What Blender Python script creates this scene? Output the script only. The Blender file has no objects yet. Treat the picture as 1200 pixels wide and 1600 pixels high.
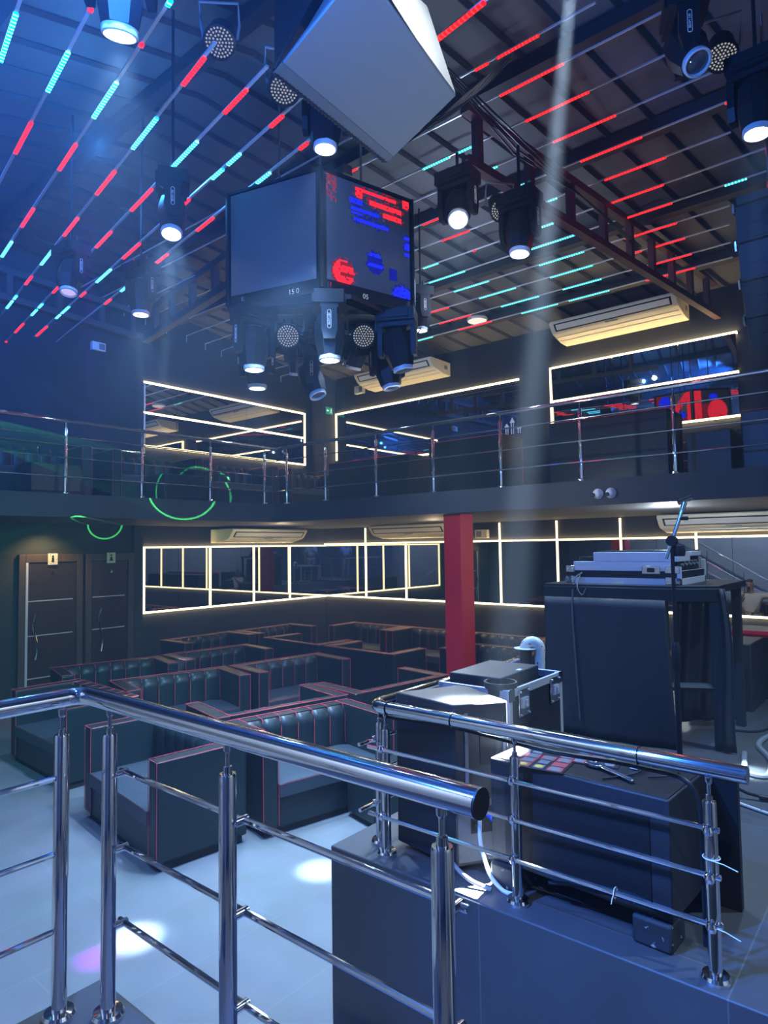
import bpy, math, random
from mathutils import Vector, Matrix, Euler
random.seed(7)
SC = bpy.context.scene
COL = SC.collection
PI = math.pi

# ------------------------------------------------------------------ camera
EYE = Vector((0, 0, 2.3))
YAW, PIT, ROL, FPX = math.radians(39.699), math.radians(3.028), math.radians(-.8262), 1027.4
fw = Vector((math.cos(PIT)*math.cos(YAW), math.cos(PIT)*math.sin(YAW), math.sin(PIT)))
r0 = Vector((math.sin(YAW), -math.cos(YAW), 0))
u0 = r0.cross(fw)
rt = r0*math.cos(ROL)+u0*math.sin(ROL)
up = -r0*math.sin(ROL)+u0*math.cos(ROL)
cam = bpy.data.cameras.new('camera'); camo = bpy.data.objects.new('camera', cam); COL.objects.link(camo)
cam.sensor_fit = 'VERTICAL'; cam.sensor_height = 24; cam.sensor_width = 18
cam.lens = 24*FPX/1600
cam.clip_start = .02; cam.clip_end = 200
camo.matrix_world = Matrix(((rt.x, up.x, -fw.x, EYE.x), (rt.y, up.y, -fw.y, EYE.y), (rt.z, up.z, -fw.z, EYE.z), (0, 0, 0, 1)))
SC.camera = camo

# ------------------------------------------------------------------ materials
def nt(m):
    m.use_nodes = True
    return m.node_tree.nodes, m.node_tree.links
def mat(name, col, rough=.5, metal=0., spec=.5, noise=0., nscale=6., bump=0., bscale=80., coat=0.):
    m = bpy.data.materials.new(name); N, L = nt(m); b = N['Principled BSDF']
    b.inputs['Base Color'].default_value = (*col, 1); b.inputs['Roughness'].default_value = rough
    b.inputs['Metallic'].default_value = metal; b.inputs['Specular IOR Level'].default_value = spec
    if coat: b.inputs['Coat Weight'].default_value = coat
    tc = N.new('ShaderNodeTexCoord')
    if noise:
        n = N.new('ShaderNodeTexNoise'); n.inputs['Scale'].default_value = nscale; n.inputs['Detail'].default_value = 5
        L.new(tc.outputs['Object'], n.inputs['Vector'])
        mx = N.new('ShaderNodeMix'); mx.data_type = 'RGBA'
        mx.inputs[6].default_value = (*[c*(1-noise) for c in col], 1); mx.inputs[7].default_value = (*[min(1, c*(1+noise)) for c in col], 1)
        L.new(n.outputs['Fac'], mx.inputs[0]); L.new(mx.outputs[2], b.inputs['Base Color'])
    if bump:
        n = N.new('ShaderNodeTexNoise'); n.inputs['Scale'].default_value = bscale; n.inputs['Detail'].default_value = 3
        L.new(tc.outputs['Object'], n.inputs['Vector'])
        bp = N.new('ShaderNodeBump'); bp.inputs['Strength'].default_value = bump; bp.inputs['Distance'].default_value = .01
        L.new(n.outputs['Fac'], bp.inputs['Height']); L.new(bp.outputs['Normal'], b.inputs['Normal'])
    return m
def emit(name, col, s, sample=False):
    m = bpy.data.materials.new(name); N, L = nt(m)
    for n in list(N):
        if n.type == 'BSDF_PRINCIPLED': N.remove(n)
    e = N.new('ShaderNodeEmission'); e.inputs[0].default_value = (*col, 1); e.inputs[1].default_value = s
    L.new(e.outputs[0], N['Material Output'].inputs[0])
    m.cycles.emission_sampling = 'AUTO' if sample else 'NONE'
    return m
def flaky(name, c1, c2, thr, sc, rough):
    m = mat(name, c1, rough); N, L = m.node_tree.nodes, m.node_tree.links; b = N['Principled BSDF']
    tc = N.new('ShaderNodeTexCoord'); n = N.new('ShaderNodeTexNoise'); n.inputs['Scale'].default_value = sc; n.inputs['Detail'].default_value = 4
    L.new(tc.outputs['Object'], n.inputs['Vector'])
    g = N.new('ShaderNodeMath'); g.operation = 'GREATER_THAN'; g.inputs[1].default_value = thr; L.new(n.outputs['Fac'], g.inputs[0])
    mx = N.new('ShaderNodeMix'); mx.data_type = 'RGBA'; mx.inputs[6].default_value = (*c1, 1); mx.inputs[7].default_value = (*c2, 1)
    L.new(g.outputs[0], mx.inputs[0]); L.new(mx.outputs[2], b.inputs['Base Color'])
    return m
def tile_mat(name, c1, c2, w, h, rough, mortar, off=.5):
    m = mat(name, c1, rough, bump=.04, bscale=150); N, L = m.node_tree.nodes, m.node_tree.links; b = N['Principled BSDF']
    g = N.new('ShaderNodeNewGeometry'); br = N.new('ShaderNodeTexBrick')
    br.offset = off; br.inputs['Scale'].default_value = 1; br.inputs['Brick Width'].default_value = w; br.inputs['Row Height'].default_value = h
    br.inputs['Mortar Size'].default_value = .003; br.inputs['Mortar Smooth'].default_value = .3
    br.inputs['Color1'].default_value = (*c1, 1); br.inputs['Color2'].default_value = (*c2, 1); br.inputs['Mortar'].default_value = (*mortar, 1)
    mp = N.new('ShaderNodeMapping'); mp.inputs['Rotation'].default_value = (0, 0, 0)
    mp.inputs['Location'].default_value = (.2, .35, 0)
    L.new(g.outputs['Position'], mp.inputs[0]); L.new(mp.outputs[0], br.inputs['Vector'])
    n = N.new('ShaderNodeTexNoise'); n.inputs['Scale'].default_value = 2.5; n.inputs['Detail'].default_value = 6
    L.new(g.outputs['Position'], n.inputs['Vector'])
    mx = N.new('ShaderNodeMix'); mx.data_type = 'RGBA'; mx.blend_type = 'MULTIPLY'; mx.inputs[0].default_value = .5
    L.new(br.outputs['Color'], mx.inputs[6]); L.new(n.outputs['Color'], mx.inputs[7])
    hs = N.new('ShaderNodeHueSaturation'); hs.inputs['Saturation'].default_value = .35; hs.inputs['Value'].default_value = 1.3
    L.new(mx.outputs[2], hs.inputs['Color']); L.new(hs.outputs[0], b.inputs['Base Color'])
    return m
M = {}
M['floor'] = tile_mat('grey floor tile', (.122, .148, .178), (.115, .138, .165), 1.2, .6, .42, (.165, .18, .195))
M['stage'] = tile_mat('dark stage tile', (.05, .057, .07), (.047, .053, .066), 1.32, .9, .5, (.1, .11, .115))
M['plinth'] = mat('dark plinth paint', (.05, .055, .065), .6, noise=.15, nscale=3)
M['wall'] = mat('matt black blue wall', (.016, .02, .027), .75, noise=.2, nscale=2.5)
M['wallnear'] = mat('grey painted wall', (.2, .21, .22), .7, noise=.25, nscale=2)
M['wallgreen'] = mat('matt dark green wall', (.02, .03, .027), .75, noise=.2, nscale=2.5)
M['slab'] = mat('dark painted concrete', (.024, .029, .036), .7, noise=.2, nscale=4)
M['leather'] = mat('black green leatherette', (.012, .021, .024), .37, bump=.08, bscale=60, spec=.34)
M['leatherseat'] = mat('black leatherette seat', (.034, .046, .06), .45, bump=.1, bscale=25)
M['pipe'] = mat('red piping', (.5, .05, .075), .5)
M['chrome'] = mat('polished stainless steel', (.88, .89, .9), .075, 1.0)
M['chromedark'] = mat('chrome clamp', (.6, .62, .64), .12, 1.0)
M['black'] = mat('black plastic', (.012, .013, .015), .42, spec=.3)
M['blackmat'] = mat('matt black', (.01, .011, .013), .7)
M['blackpaint'] = mat('black speaker paint', (.016, .018, .022), .5, bump=.15, bscale=220)
M['greycab'] = mat('textured grey speaker paint', (.16, .17, .18), .55, bump=.25, bscale=260)
M['greycab2'] = mat('textured dark grey speaker paint', (.10, .11, .12), .55, bump=.25, bscale=260)
M['cloth'] = mat('black booth cloth', (.012, .014, .017), .62, bump=.25, bscale=7)
M['wood'] = mat('dark brown door', (.026, .018, .014), .45, noise=.4, nscale=7)
M['doorframe'] = mat('brown door frame', (.06, .045, .035), .55, noise=.3)
M['alu'] = mat('brushed aluminium edging', (.6, .59, .61), .4, .35)
M['steel'] = mat('red lead painted steel', (.07, .02, .024), .6, noise=.3)
M['steeldark'] = mat('grey painted steel', (.06, .06, .065), .6, noise=.3)
M['roof'] = mat('grey roof sheet', (.11, .105, .105), .6, noise=.12, nscale=3)
M['purlin'] = mat('dark roof purlin', (.02, .022, .026), .6)
M['red'] = mat('red painted column', (.58, .012, .03), .42, noise=.08)
M['cream'] = mat('cream plastic', (.74, .68, .55), .38)
M['white'] = mat('white plastic', (.75, .75, .74), .4)
M['grey'] = mat('grey plastic', (.2, .21, .22), .45)
M['mirror'] = mat('dark tinted mirror', (.42, .43, .45), .015, 1.0)
M['ledbar'] = mat('aluminium LED profile', (.62, .63, .68), .35, .4)
M['silver'] = flaky('worn silver paint', (.6, .59, .5), (.06, .06, .05), .64, 38, .3)
M['glass'] = mat('dark lens glass', (.05, .06, .08), .05, spec=1.)
M['wornfoot'] = flaky('worn black rubber', (.02, .022, .025), (.3, .32, .3), .66, 34, .7)
M['skin'] = mat('skin', (.36, .2, .14), .5)
M['shirt'] = mat('white shirt', (.72, .68, .64), .8)
M['trouser'] = mat('light trousers', (.45, .38, .33), .8)
M['hair'] = mat('dark hair', (.015, .012, .01), .6)
M['paper'] = mat('printed flyer black', (.02, .02, .025), .3)
M['zip'] = mat('white nylon', (.8, .78, .7), .4)
M['warm'] = emit('warm white LED tape', (1., .77, .36), 3.6, True)
M['warmhot'] = emit('warm LED tape edge', (1., .75, .38), 22., True)
M['warmdim'] = emit('dim warm LED tape', (1., .84, .5), 1.4)
M['lens'] = emit('bright white lens', (.86, .97, 1.), 14.)
M['lenscore'] = emit('hot lens core', (.95, 1., 1.), 40.)
M['lensdim'] = emit('dim violet lens', (.6, .5, .95), .9)
M['digits'] = emit('white display digits', (.7, .85, 1.), .35)
M['exitg'] = emit('green exit sign face', (.02, .3, .13), .7)
M['exitw'] = emit('white exit pictogram', (.7, 1., .85), .9)
M['letter'] = mat('white lettering', (.75, .72, .7), .4)
M['bezel'] = mat('pale lens bezel', (.55, .6, .68), .3)
M['parled'] = emit('pale LED lens dots', (.8, .82, .78), .4)
M['redlight'] = emit('red indicator', (1, .05, .04), 2.)
M['scr_off'] = mat('LED screen, unlit', (.1, .105, .115), .45, noise=.08, nscale=14)
M['scr_red'] = emit('LED screen red pixel', (1, .02, .035), 1.15)
M['scr_dred'] = emit('LED screen dim red pixel', (.8, .03, .05), .3)
M['scr_blue'] = emit('LED screen blue pixel', (.01, .02, 1), 1.3)
M['scr_dblue'] = emit('LED screen dim blue pixel', (.02, .03, .8), .35)
M['ceillamp'] = emit('ceiling lamp disc', (1, .9, .75), .9)
def led_emit(name, base, hot, s):
    # row of round diodes along the object's own x axis
    m = bpy.data.materials.new(name); N, L = nt(m)
    for n in list(N):
        if n.type == 'BSDF_PRINCIPLED': N.remove(n)
    tc = N.new('ShaderNodeTexCoord'); sp = N.new('ShaderNodeSeparateXYZ'); L.new(tc.outputs['Object'], sp.inputs[0])
    mu = N.new('ShaderNodeMath'); mu.operation = 'MULTIPLY'; mu.inputs[1].default_value = 2*PI/.034; L.new(sp.outputs[0], mu.inputs[0])
    si = N.new('ShaderNodeMath'); si.operation = 'SINE'; L.new(mu.outputs[0], si.inputs[0])
    rm = N.new('ShaderNodeMapRange'); rm.inputs[1].default_value = 0; rm.inputs[2].default_value = .9; L.new(si.outputs[0], rm.inputs[0])
    mx = N.new('ShaderNodeMix'); mx.data_type = 'RGBA'; mx.inputs[6].default_value = (*base, 1); mx.inputs[7].default_value = (*hot, 1)
    L.new(rm.outputs[0], mx.inputs[0])
    e = N.new('ShaderNodeEmission'); e.inputs[1].default_value = s; L.new(mx.outputs[2], e.inputs[0])
    L.new(e.outputs[0], N['Material Output'].inputs[0]); m.cycles.emission_sampling = 'NONE'
    return m
M['ledR'] = led_emit('red LED diodes', (.72, .006, .008), (1.1, .035, .03), 2.3)
M['ledC'] = led_emit('cyan LED diodes', (.0, .36, .68), (.25, 1.2, 1.35), 3.)
M['ledG'] = led_emit('turquoise LED diodes', (.0, .42, .45), (.3, 1.2, 1.05), 2.2)

# ------------------------------------------------------------------ mesh builder
class MB:
    def __init__(s): s.v = []; s.f = []; s.mi = []; s.m = 0
    def add(s, vs, fs):
        o = len(s.v); s.v += [tuple(v) for v in vs]
        for f in fs: s.f.append([i+o for i in f]); s.mi.append(s.m)
        return s
    def box(s, x0, x1, y0, y1, z0, z1, mx=None):
        vs = [Vector((x, y, z)) for z in (z0, z1) for x, y in ((x0, y0), (x1, y0), (x1, y1), (x0, y1))]
        if mx is not None: vs = [mx @ v for v in vs]
        return s.add(vs, [(0, 3, 2, 1), (4, 5, 6, 7), (0, 1, 5, 4), (1, 2, 6, 5), (2, 3, 7, 6), (3, 0, 4, 7)])
    def prism(s, poly, z0, z1, mx=None):
        n = len(poly); vs = [Vector((x, y, z0)) for x, y in poly]+[Vector((x, y, z1)) for x, y in poly]
        if mx is not None: vs = [mx @ v for v in vs]
        a = sum(poly[i][0]*poly[(i+1) % n][1]-poly[(i+1) % n][0]*poly[i][1] for i in range(n))
        fs = [list(range(n))[::-1], [i+n for i in range(n)]]+[(i, (i+1) % n, (i+1) % n+n, i+n) for i in range(n)]
        if a < 0: fs = [list(f)[::-1] for f in fs]
        return s.add(vs, fs)
    def tube(s, pts, r, n=10, caps=True, closed=False):
        pts = [Vector(p) for p in pts]; k = len(pts); rs = r if isinstance(r, (list, tuple)) else [r]*k
        vs = []; prev = None
        for i, p in enumerate(pts):
            if closed: d = (pts[(i+1) % k]-pts[i-1])
            else: d = (pts[min(i+1, k-1)]-pts[max(i-1, 0)])
            d.normalize()
            if prev is None:
                a = Vector((0, 0, 1)) if abs(d.z) < .9 else Vector((1, 0, 0))
                e1 = d.cross(a).normalized()
            else:
                e1 = (prev-d*prev.dot(d)).normalized()
            prev = e1; e2 = d.cross(e1)
            vs += [p+(e1*math.cos(2*PI*j/n)+e2*math.sin(2*PI*j/n))*rs[i] for j in range(n)]
        fs = []
        for i in range(k if closed else k-1):
            b = ((i+1) % k)*n
            fs += [(i*n+j, i*n+(j+1) % n, b+(j+1) % n, b+j) for j in range(n)]
        if caps and not closed: fs += [list(range(n))[::-1], [(k-1)*n+j for j in range(n)]]
        return s.add(vs, fs)
    def lathe(s, prof, mx=None, n=20, caps=True):
        vs = [Vector((r*math.cos(2*PI*j/n), r*math.sin(2*PI*j/n), z)) for r, z in prof for j in range(n)]
        if mx is not None: vs = [mx @ v for v in vs]
        k = len(prof); fs = [(i*n+j, i*n+(j+1) % n, (i+1)*n+(j+1) % n, (i+1)*n+j) for i in range(k-1) for j in range(n)]
        if caps: fs += [list(range(n))[::-1], [(k-1)*n+j for j in range(n)]]
        return s.add(vs, fs)
    def grid(s, fn, nu, nv):
        vs = [fn(i/nu, j/nv) for j in range(nv+1) for i in range(nu+1)]
        return s.add(vs, [(j*(nu+1)+i, j*(nu+1)+i+1, (j+1)*(nu+1)+i+1, (j+1)*(nu+1)+i) for j in range(nv) for i in range(nu)])
    def mesh(s, name, mats, smooth=32):
        me = bpy.data.meshes.new(name); me.from_pydata(s.v, [], s.f)
        for m in (mats if isinstance(mats, (list, tuple)) else [mats]): me.materials.append(M[m] if isinstance(m, str) else m)
        if len(me.materials) > 1: me.polygons.foreach_set('material_index', s.mi)
        if smooth:
            me.polygons.foreach_set('use_smooth', [True]*len(me.polygons)); me.set_sharp_from_angle(angle=math.radians(smooth))
        me.update()
        return me
    def build(s, name, mats, parent=None, bevel=0, smooth=32, seg=2, solid=0):
        o = bpy.data.objects.new(name, s.mesh(name, mats, smooth)); COL.objects.link(o)
        if parent: o.parent = parent
        if solid:
            md = o.modifiers.new('solid', 'SOLIDIFY'); md.thickness = solid
        if bevel:
            md = o.modifiers.new('bevel', 'BEVEL'); md.width = bevel; md.segments = seg; md.limit_method = 'ANGLE'; md.angle_limit = math.radians(35)
        return o
def tag(o, label=None, cat=None, group=None, kind=None):
    if label: o['label'] = label
    if cat: o['category'] = cat
    if group: o['group'] = group
    if kind: o['kind'] = kind
    return o
def empty(name, loc, rz=0, label=None, cat=None, group=None):
    o = bpy.data.objects.new(name, None); COL.objects.link(o); o.location = loc; o.rotation_euler = (0, 0, rz); o.empty_display_size = .1
    return tag(o, label, cat, group)
def copy_tree(o, parent=None):
    c = o.copy(); COL.objects.link(c)
    if parent: c.parent = parent
    for ch in list(o.children): copy_tree(ch, c)
    return c
def link(name, me, parent=None, loc=None, rot=None):
    o = bpy.data.objects.new(name, me); COL.objects.link(o)
    if parent: o.parent = parent
    if loc is not None: o.location = loc
    if rot is not None: o.rotation_euler = rot
    return o
_tx = {}
def text_mesh(txt, size, m, ext=.0008):
    k = (txt, size, m)
    if k in _tx: return _tx[k]
    c = bpy.data.curves.new('txt', 'FONT'); c.body = txt; c.size = size; c.align_x = 'CENTER'; c.align_y = 'CENTER'; c.extrude = ext
    o = bpy.data.objects.new('txt', c); COL.objects.link(o)
    dg = bpy.context.evaluated_depsgraph_get()
    me = bpy.data.meshes.new_from_object(o.evaluated_get(dg)); me.materials.clear(); me.materials.append(M[m])
    bpy.data.objects.remove(o); _tx[k] = me
    return me
def ray(x, y): return fw+rt*((x-600)/FPX)+up*((800-y)/FPX)
def at(x, y, d): return EYE+ray(x, y)*d          # a point d metres in front of the photographer
def spot(name, loc, target, power, angle, blend=.3, col=(1, 1, 1), r=.03):
    l = bpy.data.lights.new(name, 'SPOT'); l.energy = power; l.spot_size = math.radians(angle); l.spot_blend = blend; l.color = col; l.shadow_soft_size = r
    o = bpy.data.objects.new(name, l); COL.objects.link(o); o.location = loc
    o.rotation_euler = (Vector(target)-Vector(loc)).to_track_quat('-Z', 'Y').to_euler()
    return o
def point(name, loc, power, col, r=.3):
    l = bpy.data.lights.new(name, 'POINT'); l.energy = power; l.color = col; l.shadow_soft_size = r
    o = bpy.data.objects.new(name, l); COL.objects.link(o); o.location = loc
    return o

# ================================================================== THE SETTING
XB, YA = 10.96, 10.9
ZB, ZBU = 3.04, 2.74              # balcony floor and underside
BX, BY = 7.36, 8.5                # balcony edges
ZS = .88                          # stage and near landing
S = 'structure'
def zroof(x): return 6.78-.14*(x-6.86) if x >= 4 else 7.18-.14*(4-x)
tag(MB().box(-2.6, XB+.2, -5.6, YA+.2, -.2, 0).build('floor', 'floor'), kind=S)
tag(MB().prism([(2.3, -5.4), (6.8, -5.4), (6.8, 2.27), (2.3, 2.27)], 0.001, ZS).build('stage_platform', 'stage', bevel=.006), kind=S)
tag(MB().box(-2.6, 1.13, -5.4, 2.19, 0.001, ZS).build('floor_landing', 'plinth', bevel=.006), kind=S)
b = MB(); b.box(6.31, XB+.2, YA, YA+.2, 0, 7.6); b.m = 1; b.box(-2.6, 6.31, YA, YA+.2, 0, ZBU); b.m = 0; b.box(-2.6, 6.31, YA, YA+.2, ZBU, 7.6)
tag(b.build('wall_left', ['wall', 'wallgreen'], smooth=0), kind=S)
tag(MB().box(XB, XB+.2, -5.6, YA, 0, 7.6).build('wall_right', 'wall', smooth=0), kind=S)
tag(MB().box(-2.8, -2.6, -5.6, YA, 0, 7.6).build('wall_near_left', 'wallnear', smooth=0), kind=S)
tag(MB().box(-2.6, XB, -5.8, -5.6, 0, 7.6).build('wall_near_right', 'wallnear', smooth=0), kind=S)
tag(MB().box(6.13, 6.30, YA-.05, YA, 0, ZBU).build('trim_1', 'wallgreen', smooth=0), kind=S)          # pier beside the doors
tag(MB().box(10.56, XB, 10.52, YA, ZB, 7).build('trim_2', 'wall', smooth=0), kind=S)                  # pier in the upper corner
b = MB(); b.prism([(-2.6, BY), (BX, BY), (BX, -5.6), (XB, -5.6), (XB, YA), (-2.6, YA)], ZBU, ZB)
tag(b.build('floor_balcony', 'slab', smooth=0), kind=S)
tag(MB().box(7.63, 7.95, 4.97, 5.25, 0, ZBU+.0).build('red_column', 'red', bevel=.004), kind=S)
tag(MB().box(6.7, 7.75, 2.1, 3.45, 0.001, .3).build('floor_riser', 'stage', smooth=0), kind=S)
# roof: two slopes, dark joints and purlins below the sheets
b = MB()
for xa, xb in ((-2.8, 4), (4, XB+.2)):
    za, zb = (zroof(-2.8), 7.18) if xa < 0 else (7.18, zroof(XB+.2))
    b.add([(xa, -5.8, za), (xb, -5.8, zb), (xb, YA+.2, zb), (xa, YA+.2, za), (xa, -5.8, za+.1), (xb, -5.8, zb+.1), (xb, YA+.2, zb+.1), (xa, YA+.2, za+.1)],
          [(0, 3, 2, 1), (4, 5, 6, 7), (0, 1, 5, 4), (1, 2, 6, 5), (2, 3, 7, 6), (3, 0, 4, 7)])
tag(b.build('ceiling', 'roof', smooth=0), kind=S)
b = MB()
yy = -5.2
while yy < 13:                                   # sheet joints, running skew to the walls like the roof frame
    for xa, xb in ((-2.6, 4.), (4., XB)):
        ya, yb = yy-(xa-4)*.19, yy-(xb-4)*.19
        # keep inside the walls
        def clip(xa, ya, xb, yb):
            t0, t1 = 0., 1.
            for lim, sg in ((-5.55, 1), (YA-.03, -1)):
                fa, fb = sg*(ya-lim), sg*(yb-lim)
                if fa < 0 and fb < 0: return None
                if fa < 0: t0 = max(t0, fa/(fa-fb))
                if fb < 0: t1 = min(t1, fa/(fa-fb))
            return (xa+(xb-xa)*t0, ya+(yb-ya)*t0, xa+(xb-xa)*t1, ya+(yb-ya)*t1) if t1-t0 > .01 else None
        q = clip(xa, ya, xb, yb)
        if q:
            p0, p1 = Vector((q[0], q[1], zroof(q[0])-.012)), Vector((q[2], q[3], zroof(q[2])-.012))
            b.tube([p0, p1], .034, n=4)
    yy += .46
tag(b.build('trim_3', 'purlin', smooth=0), kind=S)
b = MB()
for x in (-1.2, .4, 2., 3.6, 5.6, 7.02, 8.5, 9.95):
    b.box(x-.07, x+.07, -5.55, YA-.02, zroof(x)-.16, zroof(x)-.02)
tag(b.build('trim_4', 'purlin', smooth=0), kind=S)
# roof frames: chords and posts, one mesh per frame
def frame(name, p0, p1, h, posts, m0, w=.06, diag=False):
    p0, p1 = Vector(p0), Vector(p1); b = MB()
    d = (p1-p0).normalized(); n = Vector((-d.y, d.x, 0)).normalized()
    def bar(a, c, hw, hh):
        a, c = Vector(a), Vector(c); e = (c-a).normalized()
        s = n if abs(e.z) < .95 else n
        t = e.cross(s).normalized()
        vs = [q+s*i*hw+t*j*hh for q in (a, c) for i, j in ((-1, -1), (1, -1), (1, 1), (-1, 1))]
        b.add(vs, [(0, 1, 2, 3), (7, 6, 5, 4), (0, 4, 5, 1), (1, 5, 6, 2), (2, 6, 7, 3), (3, 7, 4, 0)])
    bar(p0, p1, w, w*.9); bar(p0+Vector((0, 0, h)), p1+Vector((0, 0, h)), w, w*.9)
    pr = None
    for t in posts:
        q = p0.lerp(p1, t); bar(q, q+Vector((0, 0, h)), w*.8, w*.8)
        if diag and pr is not None: bar(pr, q+Vector((0, 0, h)), w*.45, w*.45)
        pr = q
    return tag(b.build(name, m0, smooth=0), kind=S)
frame('roof_truss', (5.0, 3.12, 5.82), (10.94, 2.36, 5.76), .5, (.03, .17, .3, .42, .53, .63, .73, .83, .93), 'steel', .048)
frame('roof_truss', (6.33, 10.86, 6.12), (5.35, 4.9, 6.12), .46, (.08, .2, .33, .46, .6, .75, .9), 'steeldark', .06)
frame('roof_truss', (1.2, 10.78, 6.3), (6.28, 10.78, 6.13), .42, (.1, .3, .55, .7, .84, .95), 'steeldark', .055)
frame('roof_truss', (.6, 3.6, 6.05), (2.5, 3.5, 6.05), .6, (.1, .35, .6, .85), 'steeldark', .05, True)

# ------------------------------------------------------------------ doors
sx = []
for i, (xa, xb) in enumerate(((4.22, 5.22), (5.27, 6.12))):
    d = empty('door_%d' % (i+1), ((xa+xb)/2, YA, 0)); tag(d, kind=S); w = (xb-xa)/2
    d['label'] = ['dark brown toilet door nearest the left edge', 'dark brown toilet door beside the mirrored wall'][i]
    f = MB(); f.box(-w, -w+.1, -.07, 0, 0, 2.26); f.box(w-.1, w, -.07, 0, 0, 2.26); f.box(-w+.1, w-.1, -.07, 0, 2.13, 2.26)
    f.build('door_frame', 'doorframe', d, bevel=.006)
    lf = MB().box(-w+.105, w-.105, -.05, -.012, .01, 2.125).build('door_leaf', 'wood', d, bevel=.003)
    if i == 0: MB().box(-w+.1, -w+.135, -.075, -.048, .01, 2.13).build('door_edge', 'ledbar', d)
    st = MB()
    for z in (1.52, .98, .32): st.box(-w+.12, w-.16, -.055, -.049, z, z+.014)
    st.build('metal_strip', 'alu', d)
    hb = MB(); hp = [(-w+.24+.03*math.sin(t*2*PI), -.12+.02*abs(math.sin(t*PI)), .62+t*.72) for t in [k/14 for k in range(15)]]
    hb.tube(hp, .016, n=8)
    for k in (3, 11): hb.tube([hp[k], (hp[k][0], -.045, hp[k][2])], .009, n=6)
    hb.build('door_handle', 'chrome', d)
    s = MB(); s.box(-.075, .075, -.085, -.07, 2.09, 2.27); s.m = 1
    s.lathe([(.016, -.003), (.016, .003)], Matrix.Translation((0, -.087, 2.225)) @ Matrix.Rotation(PI/2, 4, 'X'), 12)
    if i: s.prism([(-.03, 2.13), (.03, 2.13), (.012, 2.2), (-.012, 2.2)], -.0045, .0045, Matrix.Translation((0, -.087, 0)) @ Matrix(((1, 0, 0, 0), (0, 0, 1, 0), (0, 1, 0, 0), (0, 0, 0, 1))))
    else: s.box(-.016, .016, -.091, -.085, 2.13, 2.205)
    s.build('door_sign', ['silver', 'black'], d)
    h = MB().tube([(0, -.05, 1.98), (.012, -.08, 1.97), (.01, -.085, 1.94), (-.008, -.075, 1.935)], .007, n=6).build('coat_hook', 'chrome', d)

# ------------------------------------------------------------------ mirrors with LED tape frames
def mirror(name, label, plane, c, u0, u1, z0, z1, panes, strips, group=None, lean=0.):
    # plane 'y': wall at y=c seen from smaller y; plane 'x': wall at x=c seen from smaller x
    P = (lambda u, dd, z: (u, c-dd, z)) if plane == 'y' else (lambda u, dd, z: (c-dd, u, z))
    root = empty(name, P((u0+u1)/2, 0, z0), 0, label, 'mirror', group); off = Vector(root.location)
    def bx(b, ua, ub, da, db, za, zb):
        p, q = Vector(P(ua, da, za))-off, Vector(P(ub, db, zb))-off
        b.box(min(p.x, q.x), max(p.x, q.x), min(p.y, q.y), max(p.y, q.y), min(p.z, q.z), max(p.z, q.z)); return b
    for a, bb in zip(panes, panes[1:]):
        pb = bx(MB(), a+.003, bb-.003, .002, .02, z0+.003, z1-.003)
        if lean: pb.v = [(x-(lean if z > .5 else 0), y, z) for x, y, z in pb.v]
        pb.build('pane', 'mirror', root, smooth=0)
    for (ua, za, ub, zb, m) in strips:
        b = MB(); w = .0145
        d1 = .04+(.035 if lean else 0)*min(1, max(.2, (za-z0)/(z1-z0)*1.3))
        if za == zb: bx(b, ua-w, ub+w, .02, d1, za-w, za+w)
        else: bx(b, ua-w, ua+w, .02, .075 if lean else .04, za, zb)
        if m == 'warm':
            b.mi = [1 if (k_ in (0, 1) if za == zb else (k_ in ((2, 4) if plane == 'y' else (2, 4)) and False)) else 0 for k_ in range(6)]
            b.build('light_strip', ['warm', 'warmhot'], root, smooth=0)
        else: b.build('light_strip', m, root, smooth=0)
    return root
W, D = 'warm', 'warmdim'
mirror('wall_mirror', 'long low mirror in glowing strip grid below the left balcony', 'y', YA, 6.34, 10.94, 1.18, 2.35, [6.34, 7.04, 7.75, 8.5, 9.3, 10.1, 10.94],
       [(6.34, 2.35, 10.94, 2.35, W), (6.34, 1.18, 10.94, 1.18, W), (6.34, 1.18, 6.34, 2.35, W), (7.75, 1.18, 7.75, 2.35, W), (8.83, 1.18, 8.83, 2.35, W), (9.83, 1.18, 9.83, 2.35, W)])
mirror('wall_mirror', 'long low mirror in glowing strip grid behind the red column', 'x', XB, 1.2, 10.88, 1.19, 2.38, [1.2, 2.3, 3.4, 4.4, 5.4, 6.5, 7.6, 8.7, 9.8, 10.88],
       [(1.2, 2.38, 10.88, 2.38, W), (1.2, 1.19, 10.88, 1.19, W)]+[(u, 1.19, u, 2.72, W) for u in (9.62, 6.25, 5.1, 3.97, 2.8)]+[(8.5, 1.19, 8.5, 2.38, W)])
mirror('wall_mirror', 'upper mirror with three glowing strips on the left balcony wall', 'y', YA, 6.33, 10.31, 4.19, 5.36, [6.33, 7.0, 8.65, 10.31],
       [(6.33, 5.36, 10.31, 5.36, W), (6.33, 4.8, 10.25, 4.8, W), (6.33, 4.19, 10.31, 4.19, W), (10.31, 4.19, 10.31, 5.36, W), (6.33, 4.0, 6.33, 5.34, 'ledbar')])
mirror('wall_mirror', 'upper mirror right of the green exit sign with glowing strips', 'x', XB, 5.78, 10.48, 4.19, 5.38, [5.78, 7.0, 8.2, 9.4, 10.48],
       [(5.78, 5.38, 10.48, 5.38, W), (5.78, 4.81, 10.48, 4.81, W), (10.48, 4.3, 10.48, 5.36, W), (5.78, 4.19, 10.48, 4.19, W)])
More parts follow.
